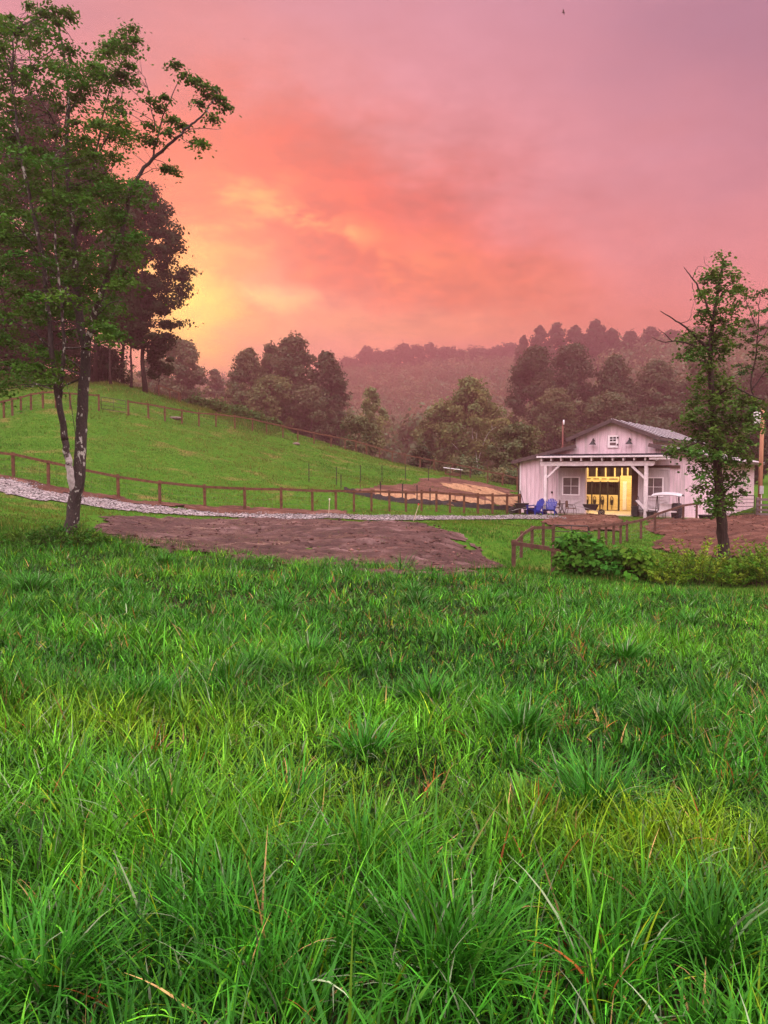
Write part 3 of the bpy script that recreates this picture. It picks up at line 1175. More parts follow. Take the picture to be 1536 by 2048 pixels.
rail_fence('dark board fence at the right edge beyond the tube gate', [gp(1514, 48.4), gp(1560, 47.5), gp(1620, 46.5)], 1.25, [1.1, .75, .45, .2], m=mat('grey_boards', (.11, .085, .085), (.17, .135, .13), 3), wire=False)

# steel T-posts with strands of wire on the pasture
tp = [(618, 965, 0), (673, 971, 0), (682, 978, 1), (721, 966, 0), (764, 964, 0), (811, 961, 0), (857, 962, 0), (900, 964, 0), (921, 959, 0), (942, 957, 0), (957, 954, 0), (978, 954, 0), (992, 955, 0), (1012, 962, 0)]
tw = empty('wire_fence', (0, 0, 0), 0, 'row of thin black steel posts with wire crossing the pasture', 'fence')
prev = None
w0 = None
wires = MB()
for (px, py, short) in tp:
    x, y = hit(px, py, 45)
    z = float(gz(x, y))
    if w0 is None:
        w0 = (x, y, z)
        tw.location = w0
    h = 1.0 if short else 1.35
    p = MB()
    p.box((x - .03, y - .01, z - .2), (x + .03, y + .01, z + h))
    p.box((x - .01, y - .04, z - .2), (x + .01, y - .011, z + h))
    p.build('post', STEEL, tw, w0)
    if not short:
        if prev:
            for k in (.5, .9, 1.2):
                wires.tube([(prev[0], prev[1], prev[2] + k), (x, y, z + k)], .003, 3, False)
        prev = (x, y, z)
wires.build('wire', WIRE, tw, w0)
tp2 = [(761, 997), (805, 1001), (834, 1004), (860, 1010)]
tw2 = empty('wire_fence', (0, 0, 0), 0, 'short row of thin steel posts standing in the straw covered slope', 'fence')
w0 = None
for (px, py) in tp2:
    x, y = hit(px, py, 45)
    z = float(gz(x, y))
    if w0 is None:
        w0 = (x, y, z)
        tw2.location = w0
    p = MB()
    p.box((x - .04, y - .012, z - .2), (x + .04, y + .012, z + 1.15))
    p.box((x - .012, y - .045, z - .2), (x + .012, y - .013, z + 1.15))
    p.build('post', STEEL, tw2, w0)

# straw matting laid down the slope behind the barn's left corner
STRAW = mat('straw_matting', (.17, .095, .048), (.29, .175, .095), 2.2, 0.95, 0.6, 0.1, stretch=(3, 0.7, 1), c3=(.19, .10, .055), bscale=9)
strips = [((893, 968), (1010, 1014), 'left of the others and nearest the pasture'), ((915, 969), (1034, 1013), 'second from the pasture side'), ((938, 971), (1048, 1008), 'second from the barn side'),
          ((958, 974), (1056, 1002), 'nearest the barn wall'), ((750, 988), (905, 1008), 'lowest, just behind the black silt fence'), ((830, 990), (985, 1013), 'in the middle of the slope')]
for i, (p, q, w_) in enumerate(strips):
    a, b = Vector(hit(p[0], p[1], 45)), Vector(hit(q[0], q[1], 45))
    d = (b - a)
    L = d.length
    d.normalize()
    n = Vector((-d.y, d.x))
    na, nb = 26, 6
    V, F = [], []
    for u in range(na + 1):
        for v in range(nb + 1):
            c = a + d * (L * u / na) + n * ((v / nb - .5) * (1.5 if i < 4 else 2.2) + .12 * math.sin(u * 1.3 + i))
            V.append((c.x, c.y, float(gz(c.x, c.y)) + .06 + .012 * i + .015 * math.sin(u * 2.1 + v)))
    for u in range(na):
        for v in range(nb):
            k = u * (nb + 1) + v
            F.append((k, k + 1, k + nb + 2, k + nb + 1))
    o = np_mesh('straw_mat', V, F, STRAW, smooth=True)
    tag(o, 'tan straw erosion mat on the bare slope, %s' % w_, 'straw mat', 'straw mats on the slope')
# black silt fence
sp = [hit(*p, 45) for p in ((688, 985), (720, 992), (760, 1001), (810, 1007), (860, 1010), (910, 1014), (970, 1018), (1040, 1021))]
o3 = (sp[0][0], sp[0][1], float(gz(*sp[0])))
sfence = empty('silt_fence', o3, 0, 'low black silt fence running below the straw covered slope', 'silt fence')
V, F = [], []
npt = 8
fine = []
for i in range(len(sp) - 1):
    for k in range(npt):
        t = k / npt
        fine.append((sp[i][0] + (sp[i + 1][0] - sp[i][0]) * t, sp[i][1] + (sp[i + 1][1] - sp[i][1]) * t))
fine.append(sp[-1])
fb = MB()
for i in range(len(fine) - 1):
    (x0, y0), (x1, y1) = fine[i], fine[i + 1]
    hh = [.34 + .06 * math.sin(i * 1.7), .34 + .06 * math.sin((i + 1) * 1.7)]
    za, zb = float(gz(x0, y0)), float(gz(x1, y1))
    fb.add([(x0, y0, za - .05), (x1, y1, zb - .05), (x1, y1 + .06, zb + hh[1]), (x0, y0 + .06, za + hh[0]), (x0, y0 + .02, za - .05), (x1, y1 + .02, zb - .05), (x1, y1 + .075, zb + hh[1]), (x0, y0 + .075, za + hh[0])],
           [(0, 1, 2, 3), (7, 6, 5, 4), (3, 2, 6, 7)])
fb.build('fabric', mat('black_fabric', (.014, .013, .014), (.035, .032, .033), 9, .7), sfence, o3)
for (x, y) in sp[1:-1]:
    z = float(gz(x, y))
    MB().bar((x, y + .12, z - .1), (x + .02, y + .14, z + .75), .045, .045, (0, 1, 0)).build('stake', FW, sfence, o3)
# thin marker stakes beside the road
for (px, py, top, lab) in ((657, 1031, 1004, 'thin wooden marker stake with pale tip beside the road, left one'), (825, 1043, 1017, 'leaning thin marker stake with red tip beside the road, right one')):
    x, y = hit(px, py)
    z = float(gz(x, y))
    root = empty('marker_stake', (x, y, z), 0, lab, 'stake', 'marker stakes beside the road')
    lean = (.06, 0) if px < 700 else (.32, 0)
    hh = 0.85
    MB().bar((0, 0, -.15), (lean[0], lean[1], hh), .035, .02, (0, 1, 0)).build('stick', mat('pale_stick', (.36, .27, .20), (.48, .37, .29), 6), root)
    MB().box((lean[0] - .035, -.03, hh), (lean[0] + .035, .03, hh + .10)).build('tip', mat('pale_flag', (.65, .60, .58), None) if px < 700 else mat('red_flag', (.5, .05, .04), None), root)

# ------------------------------------------------------------------ poles and wires
POLEW = mat('pole_wood', (.24, .115, .065), (.38, .20, .12), 2, .85, .3, .15, stretch=(5, 5, .4))
WHITEM = mat('pale_metal', (.62, .60, .63), (.72, .70, .72), 4, .4)
pp = gp(1519, 53)
pole = empty('utility_pole', pp, 0, 'tall brown wooden utility pole with white transformer at the right edge', 'utility pole')
MB().tube([(0, 0, -.4), (0.02, 0, 4), (0.04, 0, 7.1)], [.15, .135, .115], 12).build('shaft', POLEW, pole, smooth=True)
MB().lathe([(.02, -.42), (.20, -.40), (.22, -.36), (.22, .30), (.20, .38), (.05, .42)], 16, (-.37, -.05, 6.45)).build('transformer', WHITEM, pole, smooth=True)
MB().bar((-.2, 0, 6.5), (0, 0, 6.5), .08, .08).build('bracket', STEEL, pole)
MB().box((-.13, -.24, 1.3), (.13, -.13, 1.85)).build('meter_box', mat('meter_grey', (.30, .27, .28), (.38, .35, .36), 5), pole)
MB().tube([(.02, -.16, 0), (.02, -.16, 1.3)], .03, 6).build('conduit', WHITEM, pole)
qp = gp(1124, 76)
zt = P(1124, 843, 76)[2]
lp = empty('light_pole', qp, 0, 'slim reddish pole with small pale lamp standing behind the barn roof', 'light pole')
MB().tube([(0, 0, -.3), (0, 0, zt - qp[2])], [.09, .065], 10).build('shaft', mat('red_brown_wood', (.10, .032, .026), (.15, .05, .04), 3), lp, smooth=True)
MB().lathe([(.02, .16), (.06, .12), (.08, -.06), (.08, -.30), (.03, -.33)], 12, (.06, -.1, zt - qp[2])).build('lamp', WHITEM, lp, smooth=True)


def wire(label, a, b, sag):
    a, b = Vector(a), Vector(b)
    m = MB()
    m.tube([a.lerp(b, t) - Vector((0, 0, sag * 4 * t * (1 - t))) for t in np.linspace(0, 1, 16)], .012, 4)
    o = m.build('power_line', STEEL, None, tuple(a))
    tag(o, label, 'wire')


wire('thin wire from the slim pole down to the barn ridge', (qp[0] + .1, qp[1], zt - .15), barn_pt(0.2, 9, 6.3), .25)
wire('power line from the brown utility pole to the barn eave', (pp[0] - .1, pp[1], pp[2] + 6.9), barn_pt(6.4, 6, 3.6), .35)
wire('power line running right from the top of the utility pole', (pp[0] + .1, pp[1], pp[2] + 7.0), (pp[0] + 26, pp[1] - 6, pp[2] + 7.4), .5)
MB_g = MB().tube([(pp[0] + .15, pp[1], pp[2] + 6.6), (pp[0] + .85, pp[1] - .3, pp[2] - .1)], .012, 4).build('guy_wire', STEEL, None, (pp[0] + .15, pp[1], pp[2] + 6.6))
tag(MB_g, 'steel guy wire slanting down from the utility pole', 'wire')

# pale feeder roof on posts beyond the T-posts
x, y = hit(905, 945, 60)
fx = gp(906, 84)
fd = empty('hay_feeder', fx, R(-10), 'low pale slanted feeder roof at the pasture edge beyond the steel posts', 'feeder')
zt = P(906, 938, 84)[2] - fx[2]
MB().prism([(-1.0, zt + .13), (1.0, zt - .13), (1.0, zt - .07), (-1.0, zt + .19)], -.7, .7).build('roof', WHITEM, fd)
for sx in (-.8, .8):
    for sy in (-.5, .5):
        MB().box((sx - .04, sy - .04, -.2), (sx + .04, sy + .04, zt + (-.13 if sx > 0 else .09))).build('leg', FW, fd)
MB().box((-.8, -.45, zt - .75), (.8, .45, zt - .45)).build('trough', FW, fd)

# rocks on the pasture
ROCK = mat('rock', (.085, .062, .05), (.15, .115, .10), 3, .9, .6)
for (px, py, r, lab) in ((350, 838, .38, 'pale rock below the hilltop fence on the upper pasture'), (592, 889, .30, 'dark stump like rock below the far ridge fence')):
    x, y = hit(px, py, 45)
    import bmesh
    bm = bmesh.new()
    bmesh.ops.create_icosphere(bm, subdivisions=3, radius=r)
    rg = random.Random(px)
    for v in bm.verts:
        k = 1 + .22 * math.sin(v.co.x * 7 + px) * math.cos(v.co.y * 6) + rg.uniform(-.04, .04)
        v.co = Vector((v.co.x * k * 1.5, v.co.y * k, v.co.z * k * .5))
    me = bpy.data.meshes.new('rock')
    bm.to_mesh(me)
    bm.free()
    me.materials.append(ROCK)
    o = bpy.data.objects.new('rock', me)
    col.objects.link(o)
    o.location = (x, y, float(gz(x, y)) + r * .15)
    tag(o, lab, 'rock')

# ------------------------------------------------------------------ things in front of the barn
BLUE = mat('blue_plastic', (.006, .017, .17), (.011, .030, .24), 3, .45, 0, .4)
RUBBER = mat('black_rubber', (.016, .015, .015), (.034, .031, .030), 4, .7)
BRONZE = mat('bronze_metal', (.040, .026, .022), (.075, .048, .040), 5, .5, metal=.4)
WEAVE = mat('brown_weave', (.10, .055, .045), (.16, .09, .07), 30, .8)
CUSH = mat('pale_cushion', (.52, .46, .47), (.64, .58, .59), 5, .85)
CANOPY = mat('white_canvas', (.30, .28, .29), (.38, .36, .37), 3, .8)


def adirondack(label, loc, rz, group):
    r = empty('adirondack_chair', loc, rz, label, 'chair', group)
    s = MB()
    for k in range(6):
        t = k / 6
        s.bar((-.27, -.40 + t * .50, .36 - t * .11), (.27, -.40 + t * .50, .36 - t * .11), .078, .022)
    s.build('seat', BLUE, r)
    b = MB()
    n = 7
    for k in range(n):
        u = (k - (n - 1) / 2) / ((n - 1) / 2)
        top = .98 - .17 * u * u
        lo, hi = .24, top
        xb, xt = u * .22, u * .29
        y0, y1 = .10, .10 + (hi - lo) * .46
        b.bar((xb, y0, lo), (xt, y1, hi), .074, .02, (0, -1, .4))
        b.tube([(xt, y1 - .010, hi), (xt, y1 + .010, hi)], .037, 10)
    b.bar((-.27, .19, .40), (.27, .19, .40), .03, .07)
    b.bar((-.30, .36, .74), (.30, .36, .74), .03, .06)
    b.build('backrest', BLUE, r)
    for sx in (-1, 1):
        a = MB()
        a.prism([(sx * .27, -.46), (sx * .42, -.46), (sx * .42, .10), (sx * .36, .36), (sx * .29, .36)], .555, .58, 'z')
        a.build('armrest', BLUE, r)
        MB().box((sx * .345 - .02, -.40, 0), (sx * .345 + .02, -.31, .554)).build('leg', BLUE, r)
        l = MB()
        l.prism([(-.43, .26), (-.43, .37), (.20, .22), (.52, .06), (.52, 0), (.44, 0)], sx * .30 - .018, sx * .30 + .018, 'x')
        l.build('leg', BLUE, r)
    return r


adirondack('blue adirondack chair turned sideways, left of the other blue chair', (*gp(1072, 50.3)[:2], 0.0), R(-62), 'blue adirondack chairs')
adirondack('blue adirondack chair facing the yard in front of the barn', (*gp(1100, 50.0)[:2], 0.0), R(-26), 'blue adirondack chairs')
for o in list(col.objects):
    if o.name.startswith('adirondack_chair'):
        o.scale = (1.12, 1.12, 1.05)
        o.location.z = float(gz(o.location.x, o.location.y)) + .03


def metal_chair(label, loc, rz):
    r = empty('patio_chair', loc, rz, label, 'chair', 'brown patio chairs')
    MB().box((-.25, -.26, .42), (.25, .24, .46)).build('seat', WEAVE, r)
    b = MB()
    b.prism([(-.24, .50), (.24, .50), (.24, .86), (.17, .93), (-.17, .93), (-.24, .86)], .255, .285)
    b.build('backrest', WEAVE, r)
    for sx in (-1, 1):
        f = MB()
        f.tube([(sx * .27, -.30, 0), (sx * .27, -.27, .45), (sx * .28, -.20, .64), (sx * .28, .05, .67), (sx * .26, .25, .66)], .016, 6)
        f.build('arm_frame', BRONZE, r, smooth=True)
        f = MB()
        f.tube([(sx * .27, .34, 0), (sx * .25, .22, .45), (sx * .24, .27, .90)], .016, 6)
        f.build('back_frame', BRONZE, r, smooth=True)
    return r


def at(px, D, dz=.03):
    p = gp(px, D)
    return (p[0], p[1], p[2] + dz)


metal_chair('brown woven patio chair right of the small table, by the door', at(1141, 49.8), R(60))
metal_chair('brown woven patio chair between the blue chair and the small table', at(1111, 50.6), R(-95))
tb = empty('bistro_table', at(1124, 50.3), 0, 'small brown metal table between two patio chairs by the barn', 'table')
MB().lathe([(.02, .70), (.37, .70), (.38, .715), (.38, .73), (.02, .735)], 22).build('tabletop', BRONZE, tb)
for k in range(4):
    t = PI / 4 + k * PI / 2
    MB().tube([(.06 * math.cos(t), .06 * math.sin(t), .70), (.05 * math.cos(t), .05 * math.sin(t), .35), (.30 * math.cos(t), .30 * math.sin(t), 0)], .016, 6).build('leg', BRONZE, tb, smooth=True)


def barrow(label, loc, rz, sc_=1.0):
    r = empty('wheelbarrow', loc, rz, label, 'wheelbarrow', 'black wheelbarrows')
    t = MB()
    n = 14
    prof = [(.30, .22, .34), (.36, .27, .46), (.45, .34, .66), (.47, .36, .68), (.43, .32, .66), (.28, .20, .37)]
    vs, fs = [], []
    for (a, b, z) in prof:
        for k in range(n):
            u = 2 * PI * k / n
            c, s_ = math.cos(u), math.sin(u)
            q = (abs(c) ** 4 + abs(s_) ** 4) ** -.25
            vs.append((a * c * q + (.08 if z > .5 else 0) * 0, b * s_ * q, z))
    for i in range(len(prof) - 1):
        for k in range(n):
            fs.append((i * n + k, i * n + (k + 1) % n, (i + 1) * n + (k + 1) % n, (i + 1) * n + k))
    fs.append(tuple(range(n)))
    fs.append(tuple((len(prof) - 1) * n + k for k in range(n)))
    t.add(vs, fs)
    t.build('tray', RUBBER, r)
    for sy in (-1, 1):
        MB().tube([(.62, sy * .07, .20), (.2, sy * .20, .33), (-.45, sy * .27, .50), (-.85, sy * .30, .58)], .020, 6).build('handle', mat('grey_handle', (.22, .20, .20), (.30, .27, .27), 5), r, smooth=True)
        MB().tube([(-.12, sy * .22, .36), (-.25, sy * .24, 0), (-.05, sy * .24, .0)], .016, 6).build('leg', STEEL, r, smooth=True)
    w_ = MB()
    for i in range(2):
        pass
    ring = [(.62 + .15 * math.cos(u), 0, .20 + .15 * math.sin(u)) for u in np.linspace(0, 2 * PI, 20)]
    w_.tube(ring, .05, 8)
    w_.tube([(.62, -.05, .20), (.62, .05, .20)], .09, 10)
    w_.build('wheel', RUBBER, r, smooth=True)
    r.scale = (sc_,) * 3
    return r


barrow('black wheelbarrow parked at the left edge of the lit doorway', at(1181, 49.0), R(-8), 1.08)
barrow('black wheelbarrow with raised handles beside the fence end at the barn corner', at(1043, 51.0), R(176), 1.05)
# long handled shovel leaning on the fence end
sh = empty('shovel', at(1051, 50.8), 0, 'long dark shovel leaning over the wheelbarrow at the barn corner', 'shovel')
MB().tube([(0, 0, .25), (-.33, .25, 1.55)], .022, 6).build('shaft', STEEL, sh)
MB().prism([(-.10, .30), (-.11, .06), (0, -.02), (.11, .06), (.10, .30)], -.012, .012).build('blade', STEEL, sh)


def tub(label, loc, r0, r1, h, name='planter_tub', group='black tubs by the barn', soil=True):
    r = empty(name, loc, 0, label, 'tub', group)
    MB().lathe([(r0, 0), (r1, h - .04), (r1 + .03, h - .04), (r1 + .03, h), (r1 - .02, h), (r1 - .03, h - .06)], 22).build('pot', RUBBER, r)
    if soil:
        MB().lathe([(.01, h - .08), (r1 - .035, h - .09), (r1 - .035, h - .07), (.01, h - .05)], 18).build('soil', DARKIN, r)
    return r


tub('round black tub half hidden behind the sideways blue chair', at(1064, 51.3), .26, .32, .40)
tub('black planter tub at the foot of the right porch post', at(1303, 46.9), .25, .31, .38)
tub('low wide black feed tub beside the post at the barn right corner', at(1412, 45.6), .36, .42, .26)
tub('small black pot standing behind the rail fence end left of the barn', at(1033, 52.4), .28, .33, .36)
# dark barrel
br = empty('rain_barrel', at(1353, 46.0), 0, 'dark rain barrel standing against the barn right of the swing', 'barrel')
MB().lathe([(.25, 0), (.29, .10), (.315, .35), (.32, .48), (.315, .62), (.29, .86), (.26, .92), (.20, .93)], 22).build('body', mat('dark_plastic', (.022, .018, .024), (.040, .034, .042), 3, .5), br, smooth=True)
for z in (.33, .63):
    MB().lathe([(.318, z - .02), (.33, z - .012), (.33, z + .012), (.318, z + .02)], 22).build('hoop', RUBBER, br)
# canopy swing
sw = empty('canopy_swing', at(1335, 45.9), R(-30), 'garden swing with white canopy and dark A shaped frame by the barn', 'swing')
for sx in (-.62, .62):
    f = MB()
    f.tube([(sx, -.55, 0), (sx * .98, -.06, 1.42), (sx * .98, .06, 1.42), (sx, .55, 0)], .024, 8)
    f.tube([(sx, -.33, .62), (sx, .33, .62)], .018, 6)
    f.build('side_frame', BRONZE, sw, smooth=True)
MB().tube([(-.64, 0, 1.44), (.64, 0, 1.44)], .024, 8).build('top_bar', BRONZE, sw, smooth=True)
cn = MB()
nn = 12
vs, fs = [], []
for i in range(nn + 1):
    u = i / nn * 2 - 1
    for (yy, zz) in ((-.62, 1.36), (-.30, 1.46), (0, 1.50), (.30, 1.46), (.62, 1.36)):
        vs.append((u * .84, yy, zz + .10 * (1 - u * u)))
for i in range(nn):
    for k in range(4):
        j = i * 5 + k
        fs.append((j, j + 1, j + 6, j + 5))
cn.add(vs, fs)
co = cn.build('canopy', CANOPY, sw)
md = co.modifiers.new('thickness', 'SOLIDIFY')
md.thickness = .05
st_ = MB()
st_.box((-.50, -.26, .40), (.50, .24, .47))
st_.bar((-.50, .26, .66), (.50, .26, .66), .05, .42, (0, .25, 1))
st_.build('bench', CUSH, sw)
for sx in (-.5, .5):
    MB().tube([(sx, 0, 1.42), (sx, -.02, .47)], .010, 5).build('hanger', BRONZE, sw)
# chaise lounge with dark frame
cl = empty('lounge_chair', at(1300, 47.7), R(-35), 'reclined lounge chair with pale cushion between porch post and swing', 'lounge chair')
for sy in (-.28, .28):
    MB().tube([(-.85, sy, 1.0), (-.35, sy, .45), (.95, sy, .34)], .022, 6).build('rail', STEEL, cl, smooth=True)
    MB().tube([(.85, sy, .34), (.85, sy, 0)], .018, 6).build('leg', STEEL, cl)
    MB().tube([(-.30, sy, .44), (-.42, sy, 0)], .018, 6).build('leg', STEEL, cl)
c_ = MB()
c_.bar((-.82, 0, 1.02), (-.34, 0, .50), .50, .06, (1, 0, 1))
c_.bar((-.33, 0, .49), (.92, 0, .39), .50, .06)
c_.build('cushion', CUSH, cl)
# dark bench and hand truck in the doorway
bn_ = empty('low_bench', at(1284, 48.6), R(-32), 'low dark bench beside the open doorway', 'bench')
MB().box((-.42, -.16, .36), (.42, .16, .41)).build('seat', STEEL, bn_)
for sx in (-.36, .36):
    for sy in (-.12, .12):
        MB().tube([(sx, sy, .36), (sx * 1.05, sy * 1.2, 0)], .02, 6).build('leg', STEEL, bn_)
ht = empty('hand_truck', at(1270, 48.8), R(-32), 'black upright hand truck standing at the right side of the lit doorway', 'hand truck')
for sx in (-.18, .18):
    MB().tube([(sx, .05, .05), (sx, .10, 1.15), (sx * .6, .14, 1.28)], .022, 6).build('rail', BLACK, ht, smooth=True)
    MB().tube([(sx - .03, .16, .14), (sx + .03, .16, .14)], .14, 14).build('wheel', RUBBER, ht)
hb = MB()
for z in (.35, .62, .90):
    hb.box((-.18, .06, z - .02), (.18, .10, z + .02))
hb.box((-.22, -.24, .02), (.22, .06, .045))
hb.build('crossbars', BLACK, ht)
bx = MB()
bx.box((-.20, -.20, .05), (.20, .04, .60))
bx.box((-.215, -.215, .55), (.215, .055, .601))
bx.tube([(-.1, -.08, .60), (-.1, -.08, .66), (.1, -.08, .66), (.1, -.08, .60)], .015, 6)
tag(bx.build('toolbox', RUBBER), 'dark lidded box standing on the hand truck at the doorway', 'box')
bo = bpy.data.objects['toolbox']
bo.location = ht.location
bo.rotation_euler = ht.rotation_euler

# ------------------------------------------------------------------ foliage builders
BARK = mat('bark', (.016, .011, .009), (.045, .033, .027), 5, .9, .8, .15, stretch=(3, 3, .6), bscale=9)
BARKG = mat('pale_bark', (.22, .20, .19), (.44, .41, .39), 3, .8, .3, .2, stretch=(2, 2, .8), c3=(.10, .08, .07))


def lichen_bark():
    m = bpy.data.materials.new('lichen_bark')
    m.use_nodes = True
    t = m.node_tree
    q = G(t)
    bs = t.nodes['Principled BSDF']
    tcn = q.new('ShaderNodeTexCoord').outputs['Object']
    mp = q.new('ShaderNodeMapping')
    mp.inputs['Scale'].default_value = (1.3, 1.3, .8)
    t.links.new(tcn, mp.inputs[0])
    f1, _ = q.noise(mp.outputs[0], 7, 4, .55)
    f2, _ = q.noise(mp.outputs[0], 16, 5, .6)
    fb_, _ = q.noise(mp.outputs[0], 1.2, 2, .5)
    a = q.ramp(f2, [(.3, (.008, .006, .005)), (.7, (.036, .025, .021))])
    k = q.smooth(q.m('ADD', f1, q.m('MULTIPLY', q.m('SUBTRACT', fb_, .5), .35)), .60, .655)
    a = q.mix(k, a, (.30, .30, .26))
    t.links.new(a, bs.inputs['Base Color'])
    bs.inputs['Roughness'].default_value = .85
    bn = q.new('ShaderNodeBump')
    bn.inputs['Distance'].default_value = .03
    t.links.new(f2, bn.inputs['Height'])
    t.links.new(bn.outputs[0], bs.inputs['Normal'])
    return m


LICHEN = lichen_bark()


def peeling_bark():
    """stem whose bark has come off near the bottom, leaving pale wood"""
    m = lichen_bark()
    m.name = 'peeling_bark'
    t = m.node_tree
    q = G(t)
    bs = t.nodes['Principled BSDF']
    old = bs.inputs['Base Color'].links[0].from_socket
    tcn = q.new('ShaderNodeTexCoord').outputs['Object']
    s3 = q.new('ShaderNodeSeparateXYZ')
    t.links.new(tcn, s3.inputs[0])
    f, _ = q.noise(tcn, 5, 5, .65)
    f2, _ = q.noise(tcn, 14, 4, .6)
    k = q.m('ADD', q.m('MULTIPLY', q.m('SUBTRACT', f, .5), 2.6), q.m('SUBTRACT', 2.35, s3.outputs[2]))
    pale = q.ramp(f2, [(.3, (.24, .22, .21)), (.7, (.46, .43, .42))])
    t.links.new(q.mix(q.smooth(k, -.12, .18), old, pale), bs.inputs['Base Color'])
    return m


PEEL = peeling_bark()


def unit(v):
    return v / (np.linalg.norm(v, axis=1, keepdims=True) + 1e-9)


def leaf_quads(c, n, L, Wd, rng, fold=None):
    """one diamond leaf per centre: verts and faces"""
    N = len(c)
    n = unit(n)
    t = unit(np.cross(n, unit(rng.normal(size=(N, 3)))))
    if fold is not None:
        t = unit(t + fold)
        n = unit(n - t * (n * t).sum(1, keepdims=True))
    s = np.cross(n, t)
    L = np.asarray(L).reshape(-1, 1) * np.ones((N, 1))
    Wd = np.asarray(Wd).reshape(-1, 1) * np.ones((N, 1))
    V = np.stack([c - t * L / 2, c + s * Wd / 2 + t * L * .06, c + t * L / 2, c - s * Wd / 2 + t * L * .06], 1).reshape(-1, 3)
    F = np.arange(4 * N).reshape(N, 4)
    return V, F


def shell(rng, cen, rad, n, flat=.8, inner=.5):
    """n points per clump on lumpy shells; returns points, outward dirs, clump ids"""
    k = len(cen)
    ids = np.repeat(np.arange(k), n)
    d = unit(rng.normal(size=(k * n, 3)))
    r = rad[ids] * (inner + (1 - inner) * rng.random(k * n) ** .6) * np.exp(rng.normal(size=k * n) * .20)
    off = d * r[:, None]
    sx = np.exp(rng.normal(size=(k, 3)) * .22)
    off = off * sx[ids]
    off[:, 2] *= flat
    return cen[ids] + off, d, ids


def tints(rng, base, ids, k, per=.22, clump=.18, hue=.15):
    base = np.array(base)
    a = 1 + rng.uniform(-clump, clump, k)[ids]
    b = 1 + rng.uniform(-per, per, len(ids))
    t = base[None] * (a * b)[:, None]
    h = rng.uniform(-hue, hue, k)[ids]
    t[:, 0] *= 1 + h * 1.3
    return np.clip(np.repeat(t, 4, axis=0), 0, 1)


PROFILE = {
    'round': lambda t: np.sqrt(np.clip(1 - (2 * t - 1) ** 2, 0, 1)),
    'oval': lambda t: np.clip(np.sin(PI * np.clip(t, 0.02, 1) ** .75), 0, 1) ** .7,
    'tall': lambda t: np.clip(np.sin(PI * np.clip(t * .93 + .05, 0, 1) ** .8), 0, 1) ** .55,
    'cone': lambda t: (1 - t) ** .8 * np.clip(t * 8, 0, 1),
}


def make_tree(label, px, D, ytop, wpx, shape='oval', tint=(.05, .075, .03), leaf=.5, nclump=46, nleaf=260, bottom=.15, group=None,
              name='tree', seed=0, trunk_r=None, flat=.75, lump=.17, cat='tree', bark=None, limbs=10):
    if D > 99 and D < 135:
        D, leaf = D * 1.5, leaf * 1.5
    rng = np.random.default_rng(1000 + seed + int(px) * 7 + int(D))
    b = gp(px, D)
    if D > 70:
        nclump, nleaf, lump = int(nclump * 1.5), int(nleaf * .78), lump * .80
    H = P(px, ytop, D)[2] - b[2]
    Wm = wpx * D / FPX
    root = empty(name, b, 0, label, cat, group)
    t = ((np.arange(nclump) + rng.random(nclump)) / nclump) ** .9
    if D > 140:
        tint = tuple(c * f for c, f in zip(tint, (1.35, 1.3, 1.3)))  # distant crowns lightened in colour to stand for more haze
    rr = PROFILE[shape](t) * Wm / 2
    ph = rng.random(nclump) * 2 * PI
    q = np.sqrt(rng.uniform(.12, 1, nclump))
    rc = Wm * lump * rng.uniform(.65, 1.3, nclump)
    rc = np.minimum(rc, np.maximum(rr * .9, Wm * .07))
    rad = np.clip(rr - rc * .6, 0, None) * q
    z = H * (bottom + (1 - bottom) * t)
    z = np.minimum(z, H - rc * flat * .9)
    cen = np.stack([rad * np.cos(ph), rad * np.sin(ph), z], 1)
    pts, d, ids = shell(rng, cen, rc, nleaf, flat, .45)
    nrm = d * .9 + rng.normal(size=d.shape) * .55 + np.array([0, 0, .25])
    L = leaf * rng.uniform(.6, 1.35, len(pts))
    V, F = leaf_quads(pts, nrm, L, L * .62, rng)
    np_mesh('crown', V, F, LEAF, root, colors=tints(rng, tint, ids, nclump))
    tr = trunk_r or max(.10, H * .018)
    m = MB()
    k = rng.uniform(-.04, .04, (6, 2)) * Wm
    k[0] = 0
    hs = np.linspace(-.4, H * .82, 6)
    m.tube([(k[i, 0], k[i, 1], hs[i]) for i in range(6)], [tr * (1.25 if i == 0 else 1 - i * .17) for i in range(6)], 9)
    for i in rng.permutation(nclump)[:limbs]:
        z0 = min(H * .75, max(H * bottom * .8, cen[i, 2] - H * rng.uniform(.08, .2)))
        f = z0 / (H * .82)
        j = min(5, max(0, f * 5))
        kx = np.interp(j, range(6), k[:, 0])
        ky = np.interp(j, range(6), k[:, 1])
        p0 = Vector((kx, ky, z0))
        p1 = Vector(cen[i])
        mid = p0.lerp(p1, .5) + Vector((0, 0, -.04 * H * rng.random()))
        m.tube([p0, mid, p1], [tr * .42, tr * .28, tr * .1], 6)
    m.build('trunk', bark or BARK, root, smooth=True)
    return root


